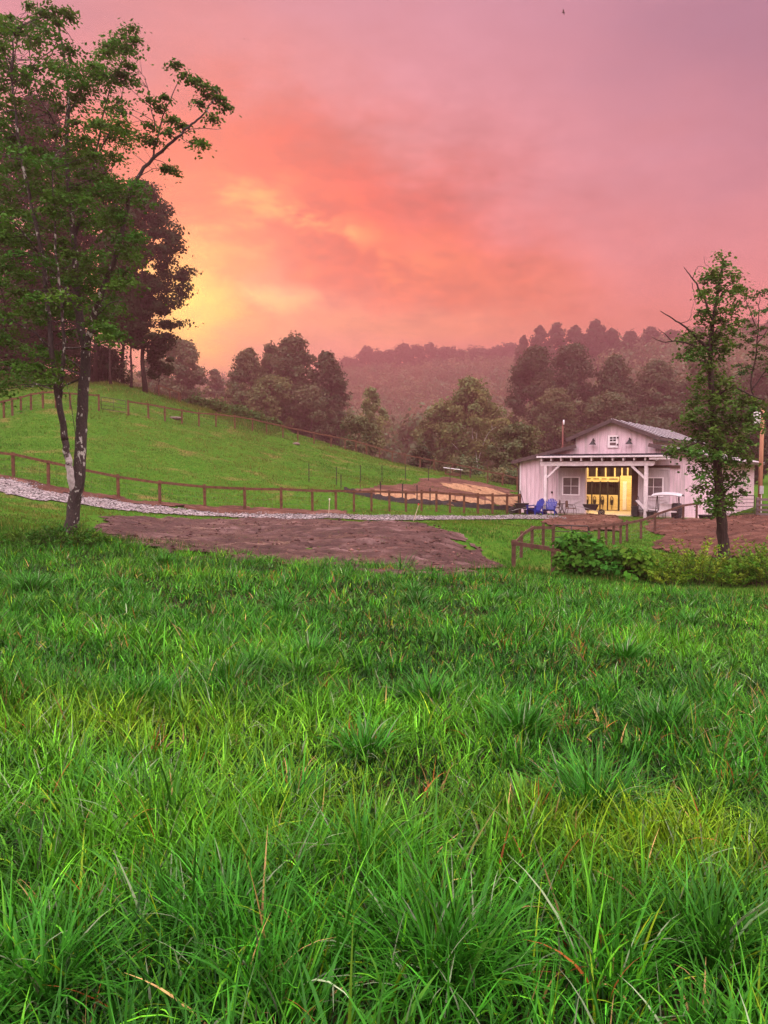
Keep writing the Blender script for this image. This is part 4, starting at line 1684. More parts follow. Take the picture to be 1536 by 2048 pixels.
def bush(label, px, D, ytop, wpx, tint, leaf, n=26, nleaf=90, name='bush', group=None, aspect=.62, seed=0, upright=.2, lump=.2, cat='bush', ybase=None, stems=7):
    rng = np.random.default_rng(5000 + seed + int(px) * 3 + int(D))
    b = gp(px, D)
    H = max(.3, P(px, ytop, D)[2] - b[2])
    Wm = wpx * D / FPX
    root = empty(name, b, 0, label, cat, group)
    t = rng.random(n)
    ph = rng.random(n) * 2 * PI
    prof = np.sqrt(np.clip(1 - t ** 2.2, 0, 1)) * Wm / 2
    rad = prof * np.sqrt(rng.random(n)) * .9
    rc = Wm * lump * rng.uniform(.6, 1.25, n)
    z = np.minimum(H * (.08 + .92 * t), H - rc * .5)
    cen = np.stack([rad * np.cos(ph), rad * np.sin(ph), np.maximum(z, .1)], 1)
    pts, d, ids = shell(rng, cen, rc, nleaf, .85, .25)
    pts[:, 2] = np.maximum(pts[:, 2], .02)
    nrm = d * .6 + rng.normal(size=d.shape) * .5 + np.array([0, -.1, .6])
    L = leaf * rng.uniform(.55, 1.3, len(pts))
    fold = np.array([[0, 0, upright]]) * np.ones((len(pts), 1))
    V, F = leaf_quads(pts, nrm, L, L * aspect, rng, fold)
    np_mesh('foliage', V, F, LEAF, root, colors=tints(rng, tint, ids, n, .25, .25, .25))
    m = MB()
    for i in range(stems):
        c = cen[rng.integers(n)]
        m.tube([(c[0] * .15, c[1] * .15, -.1), (c[0] * .5, c[1] * .5, c[2] * .5), tuple(c)], [.022, .016, .007], 5)
    m.build('stems', BARK, root)
    return root


# ------------------------------------------------------------------ traced trees
def limb_pts(lst, D, spread=0.0, seed=0):
    """photo polyline -> 3-D limb; each point may carry its own depth offset"""
    out = []
    for p in lst:
        dd = p[2] if len(p) > 2 else 0
        out.append(Vector(P(p[0], p[1], D + dd)))
    return out


def smooth_line(pts, n=4):
    """Catmull-Rom through the points"""
    r = []
    for i in range(len(pts) - 1):
        p0, p1, p2, p3 = pts[max(i - 1, 0)], pts[i], pts[i + 1], pts[min(i + 2, len(pts) - 1)]
        for k in range(n):
            t = k / n
            r.append(.5 * ((2 * p1) + (p2 - p0) * t + (2 * p0 - 5 * p1 + 4 * p2 - p3) * t * t + (3 * p1 - p0 - 3 * p2 + p3) * t ** 3))
    r.append(pts[-1])
    return r


def grow(name, label, cat, D, limbs, sprays, tint, leaf, bark, group=None, nleaf=95, rs=.42, flat=.38, droop=.35, seed=1, base=None, twigs=True, tintvar=.25, aspect=.6):
    """limbs: list of (polyline, r0, r1, material or None); sprays: (n,3) world centres with radius"""
    rng = np.random.default_rng(seed)
    if base is None:
        base = Vector(limb_pts(limbs[0][0], D)[0])
    root = empty(name, tuple(base), 0, label, cat, group)
    org = tuple(base)
    nodes = []
    mbs = {}
    first = True
    for (pl, r0, r1, mm) in limbs:
        pts = smooth_line(limb_pts(pl, D), 4)
        n = len(pts)
        jit = [p + Vector(rng.normal(size=3)) * .012 for p in pts]
        jit[0], jit[-1] = pts[0], pts[-1]
        rad = [r0 + (r1 - r0) * (i / (n - 1)) ** .85 for i in range(n)]
        if first:
            jit.insert(0, pts[0] - Vector((0.04, 0, .5)))
            rad[0] *= 1.18
            rad.insert(0, rad[0] * 1.25)
            first = False
        mbs.setdefault(mm or bark, MB()).tube(jit, rad, 10 if r0 > .06 else 6)
        for p, r in zip(pts, rad[-n:]):
            nodes.append((p, r))
    NP = np.array([list(p) for p, r in nodes])
    NR = np.array([r for p, r in nodes])
    S = np.array([s[:3] for s in sprays])
    RS = np.array([s[3] for s in sprays])
    if twigs:
        tm = mbs[bark]
        for c in S:
            d2 = ((NP - c) ** 2).sum(1) + np.where(NP[:, 2] > c[2] + .3, 4.0, 0) + np.where(NR > .09, .5, 0)
            i = int(np.argmin(d2))
            p0, p1 = Vector(NP[i]), Vector(c)
            L = (p1 - p0).length
            if L < .15 or L > 6:
                continue
            mid = p0.lerp(p1, .5) + Vector(rng.normal(size=3)) * .07 * L + Vector((0, 0, .06 * L))
            r = min(NR[i] * .6, .010 + .006 * L)
            tm.tube(smooth_line([p0, mid, p1], 3), [r * (1 - .13 * k) for k in range(7)], 5, False)
    for mm, mb in mbs.items():
        mb.build('trunk' if mm is bark else 'bare_limb', mm, root, org, smooth=True)
    k = len(S)
    ids = np.repeat(np.arange(k), nleaf)
    d = unit(rng.normal(size=(k * nleaf, 3)))
    rr = RS[ids] * rng.random(k * nleaf) ** .6 * np.exp(rng.normal(size=k * nleaf) * .28)
    off = d * rr[:, None]
    off[:, 2] *= flat
    off[:, 2] -= droop * (off[:, 0] ** 2 + off[:, 1] ** 2) / (RS[ids] + .05)
    pts = S[ids] + off
    out = off.copy()
    out[:, 2] = 0
    nrm = np.array([0, 0, 1.0]) + rng.normal(size=pts.shape) * .48 + unit(out + 1e-6) * .35
    L = leaf * rng.uniform(.6, 1.3, len(pts))
    fold = unit(out + 1e-6) * .8 + np.array([0, 0, -.35])
    V, F = leaf_quads(pts - np.array(org), nrm, L, L * aspect, rng, fold)
    np_mesh('crown', V, F, LEAF, root, colors=tints(rng, tint, ids, k, .25, tintvar, .2))
    return root


rng = np.random.default_rng(42)
LD = 22.0
left_limbs = [
    ([(138, 1080), (147, 1020), (158, 950), (163, 880, .1), (166, 800, .1), (170, 740, .1), (172, 700)], .20, .135, None),
    ([(172, 700), (160, 640, .2), (152, 560, .3), (147, 480, .4), (140, 400, .4), (132, 300, .5), (138, 200, .6), (128, 110, .6), (112, 30, .6)], .135, .02, None),
    ([(150, 1000), (142, 955, -.2), (135, 910, -.3), (130, 880, -.3)], .105, .092, 'bare'),
    ([(130, 880, -.3), (122, 830, -.4), (112, 770, -.5), (104, 700, -.6), (96, 620, -.6), (86, 520, -.7), (66, 420, -.8), (44, 320, -.9), (30, 220, -1), (24, 120, -1), (30, 60, -1)], .10, .018, None),
    ([(118, 800, -.4), (126, 740, -.8), (128, 680, -1), (122, 600, -1.1), (112, 510, -1.2), (108, 420, -1.3), (104, 320, -1.4)], .065, .015, None),
    ([(172, 700), (186, 640, -.2), (205, 580, -.3), (228, 520, -.4), (246, 460, -.5), (258, 400, -.5), (276, 355, -.5), (305, 318, -.5), (345, 282, -.5), (378, 254, -.5), (400, 235, -.5), (425, 205, -.5), (436, 185, -.5)], .10, .012, None),
    ([(305, 318, -.5), (318, 265, -.2), (330, 225, 0), (348, 180, .1), (362, 150, .1)], .030, .008, None),
    ([(310, 262, -.2), (302, 215, 0), (292, 165, .2), (284, 148, .2)], .020, .005, None),
    ([(345, 282, -.5), (380, 258, -.8), (420, 257, -.9), (446, 258, -.9)], .018, .004, None),
    ([(356, 272, -.5), (372, 282, -.7), (392, 295, -.8)], .012, .005, None),
    ([(270, 362, -.5), (305, 338, -.9), (335, 342, -1)], .014, .004, None),
    ([(147, 480, .4), (172, 400, 1), (190, 320, 1.4), (205, 240, 1.6), (225, 165, 1.6), (255, 95, 1.6)], .06, .010, None),
    ([(190, 320, 1.4), (215, 270, 1.2), (235, 215, 1), (250, 170, .9)], .03, .008, None),
    ([(138, 200, .6), (122, 260, .6), (75, 180, .2), (60, 100, 0), (75, 20, 0)], .03, .008, None),
    ([(86, 520, -.7), (50, 470, -1.2), (10, 430, -1.5), (-40, 400, -1.6)], .04, .010, None),
    ([(104, 700, -.6), (60, 660, -1), (15, 640, -1.2), (-30, 625, -1.2)], .035, .010, None),
    ([(112, 770, -.5), (80, 745, -1), (40, 735, -1.4), (0, 740, -1.5)], .03, .010, None),
    ([(160, 640, .2), (120, 560, 1), (70, 500, 1.5), (20, 470, 1.8)], .05, .012, None),
    ([(205, 580, -.3), (240, 560, -1), (280, 560, -1.3)], .03, .008, None),
    ([(186, 640, -.2), (215, 610, -.9), (240, 600, -1.2)], .03, .008, None),
    ([(150, 1000, -.2), (165, 960, -.6), (152, 880, -.9), (140, 800, -1), (132, 760, -1)], .014, .006, None),
]
left_limbs = [(a_, b_, c_, PEEL if d_ == 'bare' else None) for a_, b_, c_, d_ in left_limbs]
crown_poly = [(-60, 20), (40, 20), (100, 60), (140, 90), (190, 110), (235, 70), (268, 62), (272, 110), (240, 170), (245, 240), (265, 300), (262, 350), (300, 385), (300, 440), (275, 500), (262, 560), (240, 640), (225, 690), (190, 690), (165, 650), (140, 690),
              (150, 740), (105, 770), (60, 760), (0, 790), (-80, 790)]
sprays = []
while len(sprays) < 380:
    px, py = rng.uniform(-80, 310), rng.uniform(15, 790)
    if not inside([px], [py], crown_poly)[0]:
        continue
    # open gaps where the sunset shows through
    if ((px - 195) / 45) ** 2 + ((py - 470) / 35) ** 2 < 1 and rng.random() < .75:
        continue
    if ((px - 150) / 28) ** 2 + ((py - 670) / 60) ** 2 < 1 and rng.random() < .7:
        continue
    if ((px - 140) / 60) ** 2 + ((py - 235) / 25) ** 2 < 1 and rng.random() < .6:
        continue
    dep = LD + rng.normal() * 1.6
    s = P(px, py, dep)
    sprays.append((*s, rng.uniform(.30, .58)))
tips = [(430, 178), (452, 212), (410, 172), (392, 160), (372, 150), (350, 128), (398, 205), (425, 235), (404, 288), (395, 282), (345, 340), (332, 335), (300, 250), (306, 282), (318, 215), (290, 275), (330, 195), (300, 200),
        (345, 238), (365, 250), (335, 262), (440, 195), (418, 190), (262, 55), (248, 70), (270, 80), (255, 95), (130, 22), (105, 18), (85, 25), (60, 10), (72, 40), (115, 45), (140, 32), (20, 35), (40, 60), (256, 130), (262, 160), (228, 92), (210, 105)]
for (px, py) in tips:
    s = P(px, py, LD - .5 + rng.normal() * .3)
    sprays.append((*s, rng.uniform(.20, .36) * (1.0 if px > 300 else 1.25)))
grow('maple_tree', 'tall leafy two stemmed tree with lichen spotted bark, nearest on the left', 'tree', LD, left_limbs, sprays, (.040, .115, .013), .108, LICHEN, nleaf=140, seed=5)

# right ivy-covered tree
RD = 26.5
right_limbs = [
    ([(1449, 1112), (1444, 1050), (1441, 1010), (1436, 950), (1432, 900), (1428, 850), (1424, 800), (1420, 740), (1421, 690), (1427, 640), (1434, 590), (1441, 550), (1447, 525)], .20, .025, None),
    ([(1418, 700), (1395, 678, -.3), (1372, 655, -.5), (1345, 637, -.6), (1321, 622, -.7)], .055, .012, None),
    ([(1360, 648, -.6), (1378, 640, -.8), (1382, 625, -.8)], .014, .005, None),
    ([(1385, 690, -.4), (1350, 682, -.6), (1325, 684, -.6), (1303, 674, -.6)], .03, .008, None),
    ([(1345, 683, -.6), (1330, 668, -.7), (1316, 657, -.7)], .02, .006, None),
    ([(1426, 640), (1405, 590, .3), (1390, 565, .4), (1378, 548, .4), (1368, 535, .4)], .05, .010, None),
    ([(1385, 558, .4), (1392, 540, .4), (1400, 532, .4), (1415, 538, .4)], .014, .005, None),
    ([(1384, 565, .4), (1388, 590, .4), (1392, 610, .4)], .012, .005, None),
    ([(1440, 560), (1425, 542, .3), (1412, 530, .4), (1408, 512, .4)], .012, .004, None),
    ([(1430, 610), (1455, 575, -.2), (1475, 562, -.2), (1490, 552, -.2)], .02, .004, None),
    ([(1424, 800), (1465, 775, -.4), (1500, 790, -.6), (1530, 800, -.8)], .05, .012, None),
    ([(1428, 850), (1465, 840, -.4), (1490, 860, -.8)], .04, .012, None),
    ([(1432, 900), (1395, 885, -.3), (1355, 900, -.5), (1335, 903, -.5)], .04, .010, None),
    ([(1430, 870), (1390, 855, -.3), (1350, 853, -.3)], .03, .006, None),
    ([(1436, 950), (1410, 970, -.4), (1390, 975, -.5), (1380, 972, -.5)], .03, .008, None),
    ([(1440, 990), (1465, 970, -.4), (1485, 950, -.5)], .03, .008, None),
]
rows = [(520, 1440, 1452), (545, 1420, 1468), (565, 1400, 1478), (590, 1392, 1482), (620, 1398, 1478), (645, 1402, 1476), (665, 1385, 1476), (690, 1362, 1470), (705, 1352, 1462), (720, 1375, 1440), (745, 1395, 1438), (765, 1398, 1460),
        (785, 1390, 1500), (805, 1378, 1535), (830, 1366, 1540), (850, 1362, 1525), (872, 1375, 1500), (890, 1345, 1490), (905, 1335, 1495), (930, 1385, 1500), (955, 1392, 1500), (975, 1385, 1490), (995, 1395, 1475), (1012, 1415, 1465), (1025, 1425, 1458)]
rs_ = []
for (yy, x0, x1) in rows:
    n = max(2, int((x1 - x0) / 12.5))
    for k in range(n):
        px = x0 + (x1 - x0) * (k + rng.random()) / n
        py = yy + rng.uniform(-11, 11)
        s = P(px, py, RD - .1 + rng.normal() * .5)
        rs_.append((*s, rng.uniform(.20, .40)))
grow('ivy_covered_tree', 'slender tree wrapped in ivy with bare broken branches, in front of the barn', 'tree', RD, right_limbs, rs_, (.050, .115, .016), .125, BARK, nleaf=74, flat=.8, droop=.1, seed=11, aspect=.75)
# thin sapling at the right edge
SD = 30.0
sap = [
    ([(1585, 1075), (1572, 960), (1540, 860), (1503, 780), (1510, 720), (1516, 660), (1518, 610), (1521, 585)], .055, .010, None),
    ([(1503, 780), (1530, 745, .2), (1555, 720, .3)], .03, .008, None),
    ([(1508, 740), (1490, 735, -.3), (1475, 730, -.4)], .02, .006, None),
    ([(1512, 690), (1535, 660, .2), (1548, 640, .2)], .025, .006, None),
    ([(1515, 660), (1495, 610, -.2), (1488, 590, -.2)], .02, .006, None),
]
ss = []
for (px, py) in [(1490, 580), (1500, 595), (1520, 585), (1535, 580), (1545, 600), (1495, 612), (1510, 625), (1530, 620), (1548, 640), (1480, 575), (1488, 640), (1505, 650), (1525, 655), (1540, 670), (1500, 680), (1515, 690), (1530, 695), (1485, 672), (1478, 690), (1545, 700),
                 (1505, 705), (1495, 735), (1484, 745), (1535, 738), (1548, 750), (1520, 715), (1476, 730), (1540, 725), (1510, 665), (1552, 610)]:
    s = P(px, py, SD + rng.normal() * .4)
    ss.append((*s, rng.uniform(.20, .34)))
grow('sapling', 'thin open tree with drooping leaf sprays at the right edge', 'tree', SD, sap, ss, (.045, .095, .022), .12, BARK, nleaf=70, seed=17)

# ------------------------------------------------------------------ woods
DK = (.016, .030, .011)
gA = 'dark trees on the hilltop behind the left tree'
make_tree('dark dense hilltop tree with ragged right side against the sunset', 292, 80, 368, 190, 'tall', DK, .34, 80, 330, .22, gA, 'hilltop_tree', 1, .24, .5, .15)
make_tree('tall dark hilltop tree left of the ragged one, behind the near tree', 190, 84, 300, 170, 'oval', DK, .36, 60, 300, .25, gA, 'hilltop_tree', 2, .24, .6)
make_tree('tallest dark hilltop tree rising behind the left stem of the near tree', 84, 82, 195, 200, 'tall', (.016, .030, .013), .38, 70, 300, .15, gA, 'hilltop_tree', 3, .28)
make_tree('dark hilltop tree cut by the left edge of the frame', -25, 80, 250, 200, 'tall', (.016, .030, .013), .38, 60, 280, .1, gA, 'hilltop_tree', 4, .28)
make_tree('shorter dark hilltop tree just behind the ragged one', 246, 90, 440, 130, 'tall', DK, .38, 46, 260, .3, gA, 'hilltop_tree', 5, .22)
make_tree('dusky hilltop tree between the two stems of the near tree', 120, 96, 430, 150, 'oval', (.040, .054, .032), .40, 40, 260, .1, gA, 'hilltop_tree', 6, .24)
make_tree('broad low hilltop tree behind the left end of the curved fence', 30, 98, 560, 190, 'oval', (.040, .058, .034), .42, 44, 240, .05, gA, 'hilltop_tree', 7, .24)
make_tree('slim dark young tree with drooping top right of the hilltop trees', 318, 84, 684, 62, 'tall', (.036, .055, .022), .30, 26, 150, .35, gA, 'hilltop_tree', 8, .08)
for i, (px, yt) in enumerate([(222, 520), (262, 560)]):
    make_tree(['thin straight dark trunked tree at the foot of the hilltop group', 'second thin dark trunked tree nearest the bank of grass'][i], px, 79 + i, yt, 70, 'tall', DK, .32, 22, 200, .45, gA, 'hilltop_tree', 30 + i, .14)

gB = 'hazy trees beyond the pasture'
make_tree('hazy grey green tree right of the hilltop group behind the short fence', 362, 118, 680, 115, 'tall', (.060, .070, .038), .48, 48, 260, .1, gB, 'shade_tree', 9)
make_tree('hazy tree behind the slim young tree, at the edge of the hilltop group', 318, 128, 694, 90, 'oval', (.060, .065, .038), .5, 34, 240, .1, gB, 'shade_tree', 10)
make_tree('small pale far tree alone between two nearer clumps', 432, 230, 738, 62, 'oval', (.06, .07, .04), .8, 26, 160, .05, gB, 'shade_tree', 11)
gC = 'dark clump of trees above the pasture fence'
make_tree('left rounded tree of the dark clump', 500, 118, 700, 120, 'oval', (.048, .058, .026), .46, 56, 280, .05, gC, 'shade_tree', 12)
make_tree('highest tree in the middle of the dark clump', 588, 114, 674, 125, 'tall', (.040, .050, .024), .46, 66, 290, .05, gC, 'shade_tree', 13)
make_tree('right tree of the dark clump with steep right side', 655, 112, 704, 92, 'tall', (.036, .046, .024), .46, 56, 280, .0, gC, 'shade_tree', 14)
make_tree('pointed tree between the middle and left of the dark clump', 545, 120, 692, 80, 'tall', (.044, .054, .025), .46, 40, 260, .05, gC, 'shade_tree', 15)
make_tree('lighter green lower tree in front of the dark clump', 545, 106, 752, 110, 'round', (.062, .080, .032), .42, 40, 240, .0, gC, 'shade_tree', 16)
make_tree('lower dark tree filling the right foot of the dark clump', 622, 106, 770, 120, 'round', (.044, .054, .028), .44, 40, 240, .0, gC, 'shade_tree', 17)
make_tree('low dark tree at the left foot of the dark clump', 478, 108, 770, 80, 'round', (.050, .062, .028), .44, 30, 220, .0, gC, 'shade_tree', 18)
make_tree('small airy light green tree standing alone right of the dark clump', 744, 106, 777, 72, 'round', (.095, .125, .050), .40, 26, 170, .30, None, 'young_tree', 19, .10, .9, .15)
bush('low tangled undergrowth below the small airy tree', 716, 103, 835, 95, (.070, .090, .040), .38, 26, 120, 'undergrowth')
gS = 'light green trees left of the barn'


def white_limbs(root, D, lines):
    m = MB()
    for l, r in lines:
        m.tube(smooth_line([Vector(P(x, y, D)) for x, y in l], 3), [1.5 * r * (1 - .72 * k / ((len(l) - 1) * 3)) for k in range((len(l) - 1) * 3 + 1)], 6)
    m.build('pale_limbs', BARKG, root, tuple(root.location), smooth=True)


t = make_tree('broad light green tree with pale white limbs, left of the barn', 940, 100, 757, 150, 'oval', (.080, .100, .036), .42, 60, 240, .12, gS, 'sycamore_tree', 20, .10, .75, .14, limbs=4)
white_limbs(t, 145.5, [([(955, 940), (952, 905), (946, 880), (945, 850), (952, 838)], .08), ([(955, 925), (968, 885), (978, 865), (992, 854)], .06), ([(953, 890), (953, 872), (955, 862)], .05), ([(945, 935), (925, 910), (908, 890), (901, 886)], .07), ([(946, 880), (940, 868), (938, 860)], .04), ([(985, 860), (983, 848)], .035)])
make_tree('lower light green tree on the left side of the white limbed one', 880, 103, 808, 105, 'round', (.078, .095, .038), .42, 42, 220, .0, gS, 'shade_tree', 21)
make_tree('low light green tree between the white limbed one and the barn', 1030, 98, 850, 120, 'round', (.075, .088, .038), .42, 40, 200, .0, gS, 'shade_tree', 22)
bush('small round dark shrub at the end of the ridge fence', 843, 96, 893, 48, (.055, .062, .035), .35, 22, 130, 'shrub')
bush('pale scrub beside the far fence left of the barn', 1015, 86, 938, 90, (.10, .11, .05), .32, 24, 90, 'shrub')
bush('low scrub behind the hay feeder', 925, 97, 915, 90, (.085, .10, .045), .34, 24, 100, 'shrub')
gD = 'big dark trees behind the barn'
make_tree('tall dark tree with uneven left side, left of the slim pole', 1068, 124, 694, 130, 'tall', (.036, .040, .022), .48, 66, 290, .0, gD, 'shade_tree', 23)
make_tree('tall dark tree behind the slim pole', 1140, 128, 690, 130, 'tall', (.038, .044, .024), .5, 60, 280, .0, gD, 'shade_tree', 24)
make_tree('dark rounded tree straight above the barn ridge', 1225, 126, 712, 130, 'oval', (.044, .052, .026), .5, 56, 270, .0, gD, 'shade_tree', 25)
make_tree('dark green tree above the right end of the barn roof', 1310, 124, 722, 140, 'oval', (.046, .056, .028), .5, 56, 270, .0, gD, 'shade_tree', 26)
make_tree('lighter green lower tree behind the barn left wing', 1108, 112, 782, 110, 'round', (.062, .072, .034), .44, 42, 240, .0, gD, 'shade_tree', 27)
make_tree('lighter lower tree behind the barn gable', 1215, 110, 790, 130, 'round', (.055, .064, .032), .44, 42, 240, .0, gD, 'shade_tree', 28)
make_tree('hazy tree behind the ivy covered tree', 1405, 122, 716, 150, 'oval', (.048, .056, .030), .5, 52, 260, .0, gD, 'shade_tree', 29)
make_tree('hazy tree at the right edge behind the utility pole', 1520, 116, 724, 160, 'oval', (.046, .054, .030), .5, 52, 260, .0, gD, 'shade_tree', 31)
make_tree('low dark tree behind the right wing of the barn', 1330, 104, 812, 150, 'round', (.045, .054, .028), .44, 42, 230, .0, gD, 'shade_tree', 32)
make_tree('low dark tree right of the barn behind the tube gate', 1475, 96, 800, 150, 'round', (.040, .048, .026), .42, 42, 230, .0, gD, 'shade_tree', 33)

# trees along the skyline ridges
for i, (px, D, yt, w_, lab) in enumerate([(20, 90, 622, 180, 'dark undergrowth at the left end under the hilltop trees'), (110, 90, 640, 160, 'dark undergrowth behind the left stem of the near tree'), (205, 88, 690, 110, 'dark undergrowth at the foot of the ragged hilltop tree')]):
    bush(lab, px, D, yt, w_, (.018, .032, .013), .36, 34, 150, 'undergrowth', 'undergrowth on the hilltop', seed=60 + i)
gE = 'trees along the far skyline'
lab_m = ['first', 'second', 'third', 'fourth', 'fifth', 'sixth', 'seventh', 'eighth', 'ninth', 'tenth', 'eleventh', 'twelfth', 'thirteenth', 'fourteenth', 'fifteenth', 'sixteenth']
mid = [(703, 716, 56, 'round'), (733, 695, 54, 'oval'), (758, 704, 50, 'round'), (780, 702, 40, 'tall'), (808, 688, 54, 'oval'), (832, 692, 44, 'round'), (862, 687, 54, 'oval'), (893, 695, 52, 'round'), (920, 700, 56, 'round'), (950, 696, 60, 'round'),
       (985, 700, 56, 'round'), (1015, 688, 60, 'round')]
for i, (px, yt, w_, shp) in enumerate(mid):
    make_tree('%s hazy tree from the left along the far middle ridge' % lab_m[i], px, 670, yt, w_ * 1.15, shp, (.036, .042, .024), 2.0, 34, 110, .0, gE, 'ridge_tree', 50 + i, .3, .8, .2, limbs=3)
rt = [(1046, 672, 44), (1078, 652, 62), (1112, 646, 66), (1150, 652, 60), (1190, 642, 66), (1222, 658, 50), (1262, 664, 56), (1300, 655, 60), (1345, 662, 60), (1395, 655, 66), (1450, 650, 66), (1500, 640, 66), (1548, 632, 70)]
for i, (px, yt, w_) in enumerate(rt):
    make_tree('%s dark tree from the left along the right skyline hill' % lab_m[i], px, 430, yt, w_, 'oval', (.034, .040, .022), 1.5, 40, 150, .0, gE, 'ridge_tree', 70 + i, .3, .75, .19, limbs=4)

# far wood: hillsides covered by crowns nobody could count
rw = np.random.default_rng(8)
cc = []
while len(cc) < 3900:
    y = 210 + 510 * rw.random() ** .8
    x = rw.uniform(-.36, .60) * y
    if abs(x / y) > .62:
        continue
    z = float(gz(x, y))
    px, py = project(x, y, z + 6)
    cc.append((x, y, z))
cc = np.array(cc)
k = len(cc)
rc = rw.uniform(3.6, 7.6, k)
hh = rw.uniform(4, 13, k)
cen = cc + np.stack([np.zeros(k), np.zeros(k), hh], 1)
pts, d, ids = shell(rw, cen, rc, 105, 1.0, .6)
low_ = rw.random(len(pts)) < .25
pts[low_, 2] -= rw.random(low_.sum()) * 4
nrm = d + rw.normal(size=d.shape) * .5
L = rw.uniform(1.2, 2.5, len(pts))
V, F = leaf_quads(pts, nrm, L, L * .65, rw)
fw = np_mesh('far_wood', V, F, LEAF, colors=tints(rw, (.105, .115, .060), ids, k, .2, .35, .3))  # crown colour lightened to make the mist look paler
tag(fw, 'hazy wooded hillsides closing the valley behind the barn', 'wood', kind='stuff')

# shrubs on the bank and beside the fences
gF = 'shrubs along the ridge fence'
for i, (px, D, yt, w_, lab) in enumerate([(392, 92, 798, 60, 'leftmost green shrub by the short rail fence'), (428, 94, 803, 64, 'green shrub second from the short rail fence'), (466, 97, 815, 66, 'green shrub midway along the ridge fence'),
                                          (503, 99, 828, 62, 'paler shrub right of the middle of the shrub row'), (538, 100, 840, 56, 'rightmost green shrub under the dark tree clump')]):
    bush(lab, px, D, yt, w_, (.052, .095, .024), .34, 24, 130, 'shrub', gF, seed=i)

# shoots with small leaves: feathery plants and weeds
def shoots(name, label, cat, px, D, ytop, wpx, tint, leaf, n=70, per=26, aspect=.32, seed=0, group=None, spread=.30):
    rng = np.random.default_rng(9000 + seed + int(px))
    b = gp(px, D)
    H = max(.3, P(px, ytop, D)[2] - b[2])
    Wm = wpx * D / FPX
    root = empty(name, b, 0, label, cat, group)
    m = MB()
    C_, N_, Fd, ids = [], [], [], []
    for i in range(n):
        a, r = rng.uniform(0, 2 * PI), Wm / 2 * rng.random() ** .6
        bx, by = r * math.cos(a), r * math.sin(a)
        z0 = float(gz(b[0] + bx, b[1] + by)) - b[2]
        hh = H * (1 - .55 * (2 * r / Wm) ** 2) * rng.uniform(.55, 1.04)
        lx, ly = rng.normal() * spread * hh + bx * .35, rng.normal() * spread * hh + by * .35
        pts = [(bx + lx * t ** 1.6, by + ly * t ** 1.6, z0 + hh * t - .12 * hh * t ** 3) for t in (0, .25, .5, .75, 1)]
        m.tube(pts, [.010, .008, .006, .004, .002], 4, False)
        for k in range(per):
            t = rng.uniform(.12, 1)
            p = np.array([np.interp(t, (0, .25, .5, .75, 1), [q[j] for q in pts]) for j in range(3)])
            u = rng.uniform(0, 2 * PI)
            o = np.array([math.cos(u), math.sin(u), rng.uniform(.1, 1.0)])
            l = leaf * rng.uniform(.6, 1.35) * (1.15 - .45 * t)
            C_.append(p + o * l * .5)
            Fd.append(o * 2.5)
            N_.append(np.array([0, 0, 1.0]) + rng.normal(size=3) * .5)
            ids.append(i)
    m.build('stems', BARK, root)
    V, F = leaf_quads(np.array(C_), np.array(N_), leaf * rng.uniform(.7, 1.3, len(C_)), leaf * aspect * rng.uniform(.7, 1.3, len(C_)), rng, np.array(Fd))
    np_mesh('foliage', V, F, LEAF, root, colors=tints(rng, tint, np.array(ids), n, .25, .25, .3))
    return root


# bushes at the right end of the meadow
bush('dark leafy bush with broad leaves in front of the low rail fence', 1163, 23.2, 1068, 124, (.036, .135, .012), .18, 40, 60, 'leafy_bush', None, .8, 1, .15, .16)
bush('lower leafy bush right of the broad leaved bush', 1222, 22.4, 1106, 90, (.034, .12, .012), .16, 30, 55, 'leafy_bush', None, .8, 2, .15, .18)
bush('leafy vine mound between the leafy bushes and the yellow ones', 1276, 22.0, 1102, 92, (.052, .155, .012), .16, 30, 50, 'leafy_bush', None, .85, 3, .15, .18)
shoots('feathery_bush', 'tall yellow green feathery bush left of the ivy tree trunk', 'bush', 1386, 21.8, 1058, 112, (.105, .195, .014), .13, 60, 34, .34, 4)
shoots('feathery_bush', 'low yellow green feathery bush between vine mound and tall feathery bush', 'bush', 1330, 21.5, 1112, 80, (.095, .185, .014), .13, 42, 30, .34, 5)
shoots('feathery_bush', 'feathery green bush at the foot of the ivy tree', 'bush', 1462, 21.2, 1112, 84, (.080, .17, .014), .13, 46, 32, .36, 6)
shoots('feathery_bush', 'bushy yellow green growth at the right edge of the frame', 'bush', 1528, 21.2, 1064, 100, (.085, .18, .014), .13, 66, 34, .36, 7)
shoots('weed_patch', 'tangled weeds around the foot of the near left tree', 'weeds', 118, 21.4, 1046, 150, (.040, .115, .014), .15, 130, 26, .26, 8)
shoots('weed_patch', 'bright weeds right of the near left tree foot', 'weeds', 182, 21.8, 1058, 66, (.065, .165, .014), .14, 60, 26, .28, 9)
shoots('weed_patch', 'loose weeds at the left edge beside the near tree', 'weeds', 30, 22.2, 1058, 90, (.050, .140, .014), .14, 70, 24, .24, 10)

